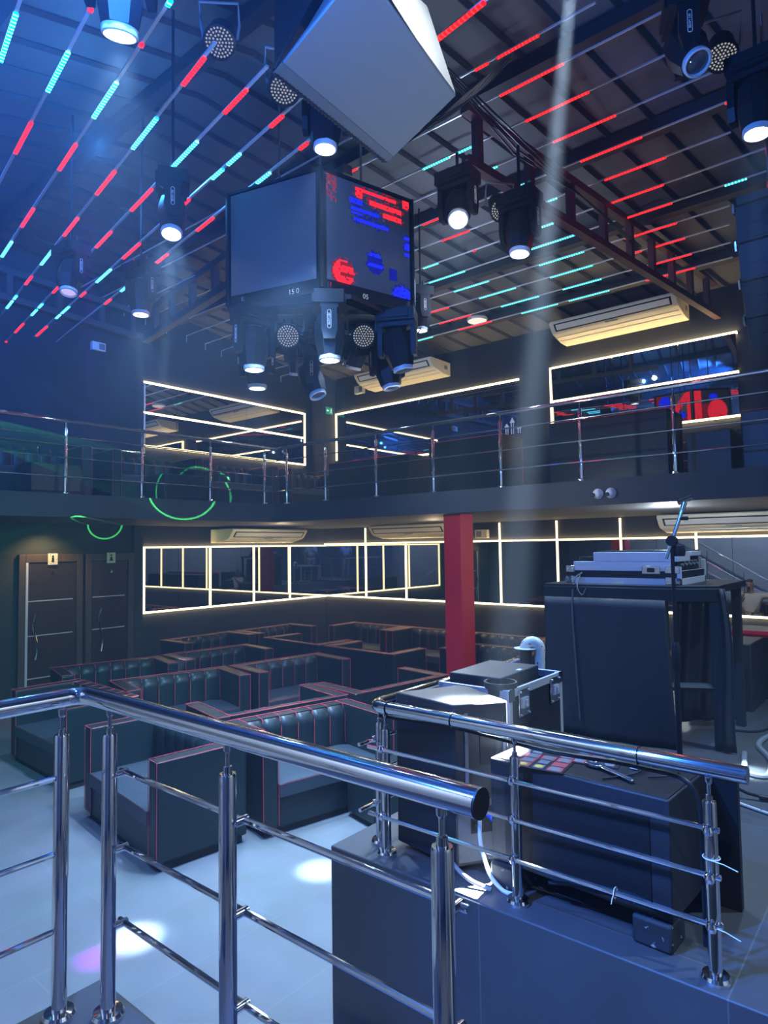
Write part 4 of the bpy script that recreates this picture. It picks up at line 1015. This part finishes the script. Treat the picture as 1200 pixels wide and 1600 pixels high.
for k in range(6):
    a, c = vo[k], vo[(k+1) % 6]; e = (c-a).normalized(); n2 = Vector((e.y, -e.x))
    mx = Matrix(((e.x, n2.x, 0, a.x), (e.y, n2.y, 0, a.y), (0, 0, 1, 0), (0, 0, 0, 1)))
    L = (c-a).length; MB().box(0, L, -.06, .004, -.09, -.005, mx).build('lower_rim', 'black', r, smooth=0); MB().box(0, L, -.04, .004, H, H+.025, mx).build('upper_rim', 'black', r, smooth=0)
b = MB(); b.lathe([(.93, -.13), (.93, -.09), (.8, -.09), (.8, -.13)], None, 6, caps=False)
for k in range(6): 
    b.tube([(vv[k].x*.9, vv[k].y*.9, -.12), (-vv[k].x*.9, -vv[k].y*.9, -.12)], .025, n=6)
b.build('ring_frame', 'black', r)
for kf, txt, uu in ((5, '15 0', .72), (0, '05', .45)):
    a, c = vv[kf], vv[(kf+1) % 6]; e = (c-a).normalized(); n2 = Vector((e.y, -e.x)); p = a.lerp(c, uu)+n2*.008
    o = link('display_digits', text_mesh(txt, .06, 'digits'), r); o.matrix_local = Matrix(((e.x, 0, n2.x, p.x), (e.y, 0, n2.y, p.y), (0, 1, 0, -.05), (0, 0, 0, 1)))
for k in range(3):
    b = MB(); v = vv[2*k]*.5; b.tube([(v.x, v.y, H), (v.x, v.y, zroof(C0.x)-ZD0-.1)], .012, n=6); b.build('suspension_cable', 'chromedark', r)
b = MB(); random.seed(4)
for k in range(14):
    t = random.random()*6.28; q = .3+.5*random.random(); p = Vector((q*math.cos(t), q*math.sin(t), -.13)); s = Vector((random.uniform(-.3, .3), random.uniform(-.3, .3), 0))
    MB().tube([p, p+s*.3+Vector((0, 0, -.12)), p+s*.7+Vector((0, 0, -.13)), p+s], .007, n=5).build('cable_loop', 'black', r)

# ================================================================== HANGING SPEAKER over the photographer
zs = 4.75
q = [at(*p, 1) for p in ((425, 118), (602, 258), (714, 150), (566, -58))]
q = [EYE+(p-EYE)*((zs-2.3)/(p.z-2.3)) for p in q]
cc = sum(q, Vector())/4
r = empty('hanging_speaker', cc, 0, 'large grey hanging speaker cabinet with honeycomb grille, seen from below', 'speaker')
ql = [p-cc for p in q]
# ql: 0 left, 1 near tip, 2 right, 3 far; the grille side runs from 0 to 1
g0, g1 = ql[0], ql[1]; back = (ql[3]-ql[0]).normalized()
i0, i1 = g0+(ql[3]-ql[0])*.13, g1+(ql[2]-ql[1])*.13
# the cabinet narrows towards its top
tp = [Vector(t)-cc for t in ((2.577, 2.725, 5.3), (3.46, 2.78, 5.3), (2.872, 2.017, 5.3), (2.34, 2.055, 5.3))]
def wedge(lo, hi, name, m, par, bev=0.):
    b = MB(); b.add(list(lo)+list(hi), [(0, 1, 2, 3), (7, 6, 5, 4), (0, 4, 5, 1), (1, 5, 6, 2), (2, 6, 7, 3), (3, 7, 4, 0)])
    if (lo[1]-lo[0]).cross(lo[2]-lo[0]).z > 0: b.f = [f[::-1] for f in b.f]
    return b.build(name, m, par, bevel=bev)
wedge([i0, i1, ql[2], ql[3]], [tp[0]+(tp[3]-tp[0])*.13, tp[1]+(tp[2]-tp[1])*.13, tp[2], tp[3]], 'cabinet', 'greycab', r, .012)
dz = Vector((0, 0, .006)); k0, k1 = g0+(i0-g0)*.22, g1+(i1-g1)*.22
wedge([k0+dz, k1+dz, i1+dz, i0+dz], [tp[0]+(tp[3]-tp[0])*.04, tp[1]+(tp[2]-tp[1])*.04, tp[1]+(tp[2]-tp[1])*.13, tp[0]+(tp[3]-tp[0])*.13], 'front_rim', 'greycab2', r, .003)
gr = wedge([g0+dz*2, g1+dz*2, k1+dz*2, k0+dz*2], [tp[0], tp[1], tp[1]+(tp[2]-tp[1])*.04, tp[0]+(tp[3]-tp[0])*.04], 'grille', 'greycab2', r)
# honeycomb openings along the lower edge
b = MB(); e = (g1-g0); n = 34; w2 = (i0-g0)*.24
for k in range(n):
    for j in range(2):
        p = g0+e*((k+.5+.5*j)/n*.985)+w2*(.25+.5*j); b.lathe([(.012, .006), (.0115, .0145)], Matrix.Translation((p.x, p.y, 0)), 6)
b.build('honeycomb', 'blackmat', gr)
wc = cc+(ql[2]*1.2+ql[3]*.8+tp[2]+tp[3])*.25; wn = ((tp[3]-tp[2]).cross(ql[2]-tp[2])).normalized(); wn = wn if wn.dot(wc-cc) > 0 else -wn
SPK_L = (wc+wn*.3+Vector((-.15, 0, .05)), wc)
up_ = [Vector(t)-cc for t in ((2.683, 3.086, 5.35), (3.3, 2.9, 5.35), (2.8, 2.1, 5.35), (2.3, 2.1, 5.35))]
wedge(up_, [p+Vector((0, 0, .55)) for p in up_], 'upper_cabinet', 'blackpaint', r, .01)
b = MB(); b.box(-.04, .0, -.02, .02, 1.1, zroof(2.7)-.1-cc.z); b.build('rigging_bar', 'black', r)
cb = MB()
for k in range(6):
    o_ = Vector((.02*k, .015*(k % 3), .05*k*.4))
    a_, c_ = ql[1]+Vector((.02, .06, .12)), ql[2]+Vector((.3, -.15, .3))
    cb.tube([a_+o_+(c_-a_)*t+Vector((0, 0, -.07*math.sin(t*PI)-.02*math.sin(9*t+k))) for t in [j/12 for j in range(13)]], .008, n=5)
cb.build('cable', 'black', r)

# line array at the right edge
r = empty('line_array', (6.05, .62, 5.1), 0, 'black curved line array speakers at the right edge of the picture', 'speaker')
zz, xx = 0., 0.
for k in range(4):
    tilt = math.radians(6+9*k); hgt = .31
    mx = Matrix.Translation((xx, 0, zz)) @ Matrix.Rotation(-tilt, 4, 'Y')
    c = MB(); c.prism([(-.02, 0), (.45, -.05), (.45, -hgt+.05), (-.02, -hgt+.006)], -.52, .52, mx @ Matrix(((1, 0, 0, 0), (0, 0, 1, 0), (0, 1, 0, 0), (0, 0, 0, 1)))); cab = c.build('cabinet', 'blackpaint', r, bevel=.006)
    g = MB(); g.box(-.028, -.018, -.4, .4, -hgt+.03, -.03, mx); g.build('baffle', 'blackpaint', cab)
    for y in (-.24, .24):
        MB().lathe([(.1, 0), (.1, .008), (.085, .01), (.02, .001)], mx @ Matrix.Translation((-.03, y, -hgt/2)) @ Matrix.Rotation(-PI/2, 4, 'Y'), 20).build('driver', 'black', cab)
    c = MB(); c.box(-.035, -.02, -.42, .42, -hgt*.55, -hgt*.45, mx); c.build('waveguide_bar', 'blackpaint', cab)
    for y in (.525, -.535):
        c = MB(); c.box(-.03, .05, y, y+.015, -.05, .03, mx); c.box(-.01, .03, y+.012, y+.02, -.03, -.015, mx); c.build('rigging_plate', 'chromedark', cab)
    zz -= hgt*math.cos(tilt); xx += hgt*math.sin(tilt)*1.0
MB().box(-.05, .5, -.5, .5, .0, .06).build('fly_bar', 'steeldark', r)
b = MB(); b.tube([(.2, -.3, .05), (.2, -.3, zroof(6.2)-5.15)], .012, n=6); b.tube([(.2, .3, .05), (.2, .3, zroof(6.2)-5.15)], .012, n=6); b.build('suspension_cable', 'chromedark', r)
# cables strung beside the trusses
b = MB()
for k in range(4):
    b.tube([(4.4+.05*k, 2.9+.02*k, 6.25), (5.4, 2.75+.03*k, 6.05-.03*k), (6.6, 2.7, 6.0), (8.2, 2.6+.02*k, 5.97)], .009, n=5)
tag(b.build('truss_cable', 'black'), 'black cables running along the red truss', 'cable')
b = MB()
for k in range(5): b.tube([Vector((3.05, 4.95, 5.46))+Vector((.07*math.cos(t)+.012*k, .07*math.sin(t)*.4, .07*math.sin(t)+.01*k)) for t in [j*2*PI/14 for j in range(14)]], .007, n=5, closed=True)
tag(b.build('cable_bundle', 'grey'), 'coiled cable bundle above the moving head left of the drum', 'cable')

# ================================================================== SEEN ONLY IN THE LOW MIRROR
sofa((7.2, 2.88, .3), 90, 'black sofa behind the mixer booth where the guest sits', 'black sofas behind the booth', 'narrow', w=1.1, d=.74, h=.8, nch=5)
r = empty('person', (7.25, 2.8, .3), PI/2, 'seated man in white T-shirt, one hand at his mouth, reflected at right', 'person')
def skin(name, verts, edges, radii, m, parent, sub=2):
    me = bpy.data.meshes.new(name); me.from_pydata(verts, edges, []); me.materials.append(M[m])
    o = bpy.data.objects.new(name, me); COL.objects.link(o); o.parent = parent
    sk = o.modifiers.new('skin', 'SKIN'); sk.use_smooth_shade = True
    for k, rd in enumerate(radii):
        v = me.skin_vertices[0].data[k]; v.radius = rd if isinstance(rd, tuple) else (rd, rd); v.use_root = (k == 0)
    ss = o.modifiers.new('sub', 'SUBSURF'); ss.levels = sub; ss.render_levels = sub
    return o
# local frame: he faces -y, x to his left; seat top at z = .43
V = [(0, .02, .52), (0, .06, .68), (0, .08, .88), (0, .07, .98), (0, .05, 1.06), (0, .03, 1.14), (0, .01, 1.23),          # 0-6 pelvis to crown
     (.19, .07, .94), (.28, -.02, .72), (.13, -.13, .9), (.07, -.14, .99),                                            # 7-10 bent arm, hand at the mouth
     (-.19, .08, .95), (-.44, .13, .9), (-.68, .14, .86), (-.76, .13, .86),                                             # 11-14 arm along the backrest
     (.1, -.04, .5), (.15, -.46, .52), (.16, -.46, .08), (.16, -.58, .04), (-.1, -.04, .5), (-.17, -.46, .52), (-.17, -.5, .08), (-.18, -.62, .04)]
E_ = [(0, 1), (1, 2), (2, 3), (3, 4), (4, 5), (5, 6), (2, 7), (7, 8), (8, 9), (9, 10), (2, 11), (11, 12), (12, 13), (13, 14), (0, 15), (15, 16), (16, 17), (17, 18), (0, 19), (19, 20), (20, 21), (21, 22)]
Rr = [(.16, .12), (.16, .115), (.15, .1), .06, .062, .088, .06, .06, .048, .036, .03, .06, .05, .036, .03, .085, .07, .045, .04, .085, .07, .045, .04]
skin('body', V, E_, Rr, 'skin', r)
for sgn, hx, hy, hz_ in ((1, .07, -.14, .99), (-1, -.76, .13, .86)):
    for q_ in range(4):
        dx = (-.1 if sgn < 0 else -.03); 
        MB().tube([(hx, hy+.012*q_-.018, hz_), (hx+dx*.5, hy+.012*q_-.02, hz_+.01), (hx+dx*.9, hy+.012*q_-.02, hz_-(.01 if sgn < 0 else -.035))], [.009, .008, .006], n=6).build('finger', 'skin', r)
    MB().tube([(hx, hy-.02, hz_), (hx-.02*sgn, hy-.04, hz_+.03)], [.01, .008], n=6).build('thumb', 'skin', r)
skin('shirt', [V[0], V[1], V[2], V[3][:2]+(.95,), V[7], (.26, .01, .79), V[11], (-.36, .115, .92)], [(0, 1), (1, 2), (2, 3), (2, 4), (4, 5), (2, 6), (6, 7)], [(.175, .135), (.175, .13), (.165, .115), .075, .075, .07, .075, .068], 'shirt', r)
skin('trousers', [V[0], V[15], V[16], V[17], V[19], V[20], V[21]], [(0, 1), (1, 2), (2, 3), (0, 4), (4, 5), (5, 6)], [(.165, .125), .1, .083, .065, .1, .083, .065], 'trouser', r)
skin('hair', [(0, .045, 1.2), (0, .02, 1.265)], [(0, 1)], [.092, .06], 'hair', r)
MB().lathe([(.02, 0), (.03, .02), (.02, .04)], Matrix.Translation((0, -.06, 1.07)), 10).build('beard', 'hair', r)
MB().tube([(0, -.078, 1.15), (0, -.1, 1.12), (0, -.082, 1.11)], [.008, .014, .01], n=8).build('nose', 'skin', r)
for sx_ in (-1, 1):
    MB().lathe([(.002, -.012), (.012, 0), (.002, .012)], Matrix.Translation((sx_*.032, -.076, 1.155)), 8).build('eye', 'hair', r)
    MB().lathe([(.004, -.03), (.016, 0), (.004, .03)], Matrix.Translation((sx_*.088, .03, 1.14)), 8).build('ear', 'skin', r)
def standing(loc, rz, label, lift):
    r = empty('person', loc, math.radians(rz), label, 'person')
    V = [(0, 0, .95), (0, 0, 1.15), (0, .01, 1.33), (0, .01, 1.45), (0, 0, 1.53), (0, -.01, 1.62), (0, -.01, 1.7),
         (.2, .01, 1.4), (.25, .0, 1.13), (.14, -.2, 1.05+lift), (.06, -.27, 1.1+lift), (-.2, .01, 1.4), (-.26, .03, 1.12), (-.27, -.03, .88), (-.27, -.05, .8),
         (.1, 0, .88), (.11, -.01, .48), (.11, .02, .08), (.13, -.12, .04), (-.1, 0, .88), (-.12, -.01, .48), (-.13, .02, .08), (-.15, -.12, .04)]
    skin('body', V, E_, Rr, 'skin', r)
    for sg, k in ((1, 10), (-1, 14)):
        h = Vector(V[k]); dn = Vector((-.03, -.06, .03)) if sg > 0 else Vector((0, -.02, -.08))
        for q_ in range(4):
            o_ = Vector((.0, 0, .016*q_-.024)) if sg > 0 else Vector((0, .016*q_-.024, 0))
            MB().tube([h+o_, h+o_+dn*.6, h+o_+dn*(1.05-.06*abs(q_-1.5))+Vector((-.01, .01, 0))], [.009, .008, .006], n=6).build('finger', 'skin', r)
        MB().tube([h, h+Vector((.0, -.03, .02)), h+Vector((-.01, -.05, .03))], [.01, .009, .007], n=6).build('thumb', 'skin', r)
    skin('shirt', [V[0], V[1], V[2], (0, .01, 1.41), V[7], (.24, .0, 1.2), V[11], (-.25, .03, 1.2)], [(0, 1), (1, 2), (2, 3), (2, 4), (4, 5), (2, 6), (6, 7)], [(.18, .13), (.175, .125), (.17, .115), .075, .075, .068, .075, .068], 'shirt', r)
    skin('trousers', [V[0], V[15], V[16], V[17], V[19], V[20], V[21]], [(0, 1), (1, 2), (2, 3), (0, 4), (4, 5), (5, 6)], [(.165, .12), .1, .083, .07, .1, .083, .07], 'trouser', r)
    skin('hair', [(0, .015, 1.67), (0, .0, 1.725)], [(0, 1)], [.09, .06], 'hair', r)
    MB().tube([(0, -.09, 1.63), (0, -.112, 1.6), (0, -.095, 1.585)], [.008, .014, .01], n=8).build('nose', 'skin', r)
    for sx_ in (-1, 1):
        MB().lathe([(.002, -.012), (.012, 0), (.002, .012)], Matrix.Translation((sx_*.032, -.088, 1.635)), 8).build('eye', 'hair', r)
        MB().lathe([(.004, -.03), (.016, 0), (.004, .03)], Matrix.Translation((sx_*.088, 0, 1.615)), 8).build('ear', 'skin', r)
standing((.42, -.5, ZS), 130, 'standing man in white shirt reflected left of the mirror corner, one hand raised', .2)
standing((-.62, .74, ZS), 130, 'standing man in white shirt reflected right of the mirror corner, arm low', -.05)
spot('landing_fill', (-1.6, -1.0, 5.5), (0, .2, 1.6), 500, 60, .8, (.9, .95, 1.), .04)  # added spot that brightens the two reflected men

r = empty('stair_railing', (-2.45, 4.2, 0), 0, 'steel stair handrails reflected at the right end of the low mirror', 'railing')
for nm, z0, z1, rad, m in (('handrail', 1.07, 2.35, .026, 'chrome'), ('handrail', .55, 1.85, .026, 'chrome'), ('rail_bar', .25, 1.5, .012, 'chrome'), ('rail_bar', -.02, 1.2, .012, 'chrome')):
    MB().tube([(.0, -.6, z0-.36), (0, 2.6, z1+.33)], rad, n=10).build(nm, m, r)
for y in (-.5, .6, 1.7): MB().tube([(0, y, max(0, .62*y-.1)), (0, y, .95+.62*y)], .02, n=8).build('post', 'chrome', r)

# ================================================================== HAZE AND LIGHT
WHT = (.66, .86, 1.)
for i, (p, t, lab) in enumerate(BEAMS):
    if not any(w_ in lab for w_ in ('screen drum,', 'of the drum', 'large at top left')): spot('beam_%d' % i, p, t, 8000, 4.4, .8, WHT, .04)
    spot('spill_%d' % i, p, t, 330, 74, 1., (.42, .68, 1.), .04)
spot('beam_arm', (3.75, 6.4, 4.75), (5.28, 8.1, .78), 5000, 3.6, .6, WHT, .04)
# the beam from a fixture above the frame, straight down to the stage floor by the grey speaker
bp = at(897, -70, 4.2)
spot('beam_top', bp, SP3, 320000, 2.7, .3, (.85, .93, 1.), .04)
spot('speaker_lamp', SPK_L[0], SPK_L[1], 110, 100, .5, (.9, .97, 1.), .03)
# blue wash on the left, from unseen sources added to colour the haze
spot('blue_wash', (.6, 4.2, 6.5), (3.2, 10.5, 6.4), 3200, 75, 1., (.03, .2, 1.), .05)
spot('blue_wash_low', (1.4, 2.6, 5.2), (3.5, 6.5, 1.), 250, 100, 1., (.06, .26, 1.), .05)
point('blue_haze_fill', (.75, 1.85, 4.5), 520, (.03, .2, 1.), .04)  # unseen added light that turns the haze near the camera blue
point('roof_fill_left', (3., 6.0, 6.2), 50, (.05, .35, 1.), .04)  # added fills near the LED lines, here and below, that light the roof
point('roof_fill_right', (7.0, 4.5, 5.6), 55, (.5, .66, 1.), .04)
point('roof_fill_mid', (8.0, 7.0, 5.6), 45, (.6, .8, 1.), .04)
spot('stage_wash', (4.6, -1.6, 6.0), (3.9, .6, .9), 750, 70, .9, (.42, .65, 1.), .05)
spot('front_wash', (3.2, 3.3, 4.3), (3.0, 4.9, 0), 880, 120, .9, (.36, .6, 1.), .05)
spot('door_lamp', (4.55, YA-.45, ZBU-.06), (4.6, YA, 1.4), 45, 120, .8, (1, .62, .3), .03)
point('under_balcony_lamp', (8.2, 9.3, 2.45), 16, (1, .75, .45), .04)
point('under_balcony_lamp_right', (9.3, 6.6, 2.5), 14, (1, .75, .45), .04)
point('guest_fill', (8.5, 2.5, 2.5), 60, (.8, .9, 1.), .04)  # added point that brightens the seated man in the mirror
point('column_fill', (5.6, 3.9, 2.9), 60, (.8, .9, 1.), .04)  # added point in mid-air that brightens the red column
spot('case_fill', (4.3, 3.0, 5.6), (4.95, 1.8, 2.05), 160, 26, .9, (.85, .72, 1.), .04)  # added spot putting soft lilac light on the mixer case
spot('booth_lamp', (9.2, 7.4, ZBU-.05), (9.0, 7.2, 0), 90, 130, .9, (1, .72, .42), .05)
spot('magenta_dot', (2.6, 5.4, 5.3), (1.9, 3.74, 0), 5000, 3.0, .9, (.5, .01, 1.), .03)
# green laser: a ring scanner shining on the left balcony edge
def laser(name, loc, tgt, half, width, power):
    o = spot(name, loc, tgt, power, half*2.6, 0., (.1, 1., .2), 0.); l = o.data
    l.use_nodes = True; n, k = l.node_tree.nodes, l.node_tree.links
    em = [q for q in n if q.type == 'EMISSION'][0]
    tc = n.new('ShaderNodeTexCoord'); sp_ = n.new('ShaderNodeSeparateXYZ'); k.new(tc.outputs['Normal'], sp_.inputs[0])
    ab = n.new('ShaderNodeMath'); ab.operation = 'ABSOLUTE'; k.new(sp_.outputs[2], ab.inputs[0])
    ac = n.new('ShaderNodeMath'); ac.operation = 'ARCCOSINE'; k.new(ab.outputs[0], ac.inputs[0])
    sb = n.new('ShaderNodeMath'); sb.operation = 'SUBTRACT'; sb.inputs[1].default_value = math.radians(half); k.new(ac.outputs[0], sb.inputs[0])
    a2 = n.new('ShaderNodeMath'); a2.operation = 'ABSOLUTE'; k.new(sb.outputs[0], a2.inputs[0])
    lt = n.new('ShaderNodeMath'); lt.operation = 'LESS_THAN'; lt.inputs[1].default_value = math.radians(width); k.new(a2.outputs[0], lt.inputs[0])
    k.new(lt.outputs[0], em.inputs['Strength'])
laser('laser_ring', (.6, 3.4, 3.0), (5.56, BY, 3.16), 3.3, .1, 42000)
laser('laser_ring_low', (.6, 3.4, 2.2), (5.62, YA, 2.76), 1.6, .08, 42000)
spot('green_spill', (.7, 3.6, 2.5), (5.0, 10, 1.0), 420, 60, 1., (.15, 1., .45), .04)
spot('blue_stage_fill', (-.7, 2.3, 4.2), (2.3, .4, .3), 1900, 40, 1., (.06, .24, 1.), .04)  # added blue spot, out of view, that tints the stage front
# added fills on the near walls, so the chrome has something to reflect
spot('near_wall_fill', (-.6, 3.2, 6.4), (-2.6, 5.2, 1.5), 2400, 80, .8, (.7, .85, 1.), .05)
spot('near_wall_fill_right', (2.0, -3.5, 6.4), (2.6, -5.6, 2.5), 2200, 100, .8, (.7, .85, 1.), .05)
spot('bounce_fill', (3.3, .35, .95), (2.9, 2.2, 4.75), 380, 60, .8, (.55, .75, 1.), .08)  # imitates floor bounce on the hanging speaker; no such lamp stands there
point('red_glow', (6.4, 2.2, 5.2), 4, (1., .08, .08), .04)

SC.world = bpy.data.worlds.new('world'); SC.world.use_nodes = True
SC.world.node_tree.nodes['Background'].inputs[0].default_value = (.02, .05, .12, 1); SC.world.node_tree.nodes['Background'].inputs[1].default_value = .3
N, L = SC.world.node_tree.nodes, SC.world.node_tree.links
vs = N.new('ShaderNodeVolumeScatter'); vs.inputs['Density'].default_value = .0032; vs.inputs['Anisotropy'].default_value = .1; vs.inputs['Color'].default_value = (.6, .78, 1, 1)
# haze made thicker under the left roof so the added blue lights glow
gp = N.new('ShaderNodeNewGeometry'); sv = N.new('ShaderNodeVectorMath'); sv.operation = 'DISTANCE'; sv.inputs[1].default_value = (1.5, 4.9, 5.3)
L.new(gp.outputs['Position'], sv.inputs[0])
mr = N.new('ShaderNodeMapRange'); mr.interpolation_type = 'SMOOTHSTEP'
for k_, v_ in ((1, .4), (2, 3.1), (3, .055), (4, .0032)): mr.inputs[k_].default_value = v_
L.new(sv.outputs['Value'], mr.inputs[0]); L.new(mr.outputs[0], vs.inputs['Density'])
L.new(vs.outputs[0], N['World Output'].inputs['Volume'])
SC.view_settings.view_transform = 'Standard'; SC.view_settings.look = 'None'; SC.view_settings.gamma = 1; SC.view_settings.use_curve_mapping = False
SC.view_settings.exposure = .2
cy = SC.cycles
cy.max_bounces = 7; cy.diffuse_bounces = 3; cy.glossy_bounces = 5; cy.transmission_bounces = 2; cy.volume_bounces = 0
cy.sample_clamp_indirect = 6; cy.caustics_reflective = False; cy.caustics_refractive = False
cy.use_denoising = True
cy.volume_step_rate = 5; cy.volume_max_steps = 24; SC.world.cycles.volume_step_size = .6; cy.adaptive_threshold = .025
SC.world.cycles.volume_sampling = 'EQUIANGULAR'
bpy.context.view_layer.update()
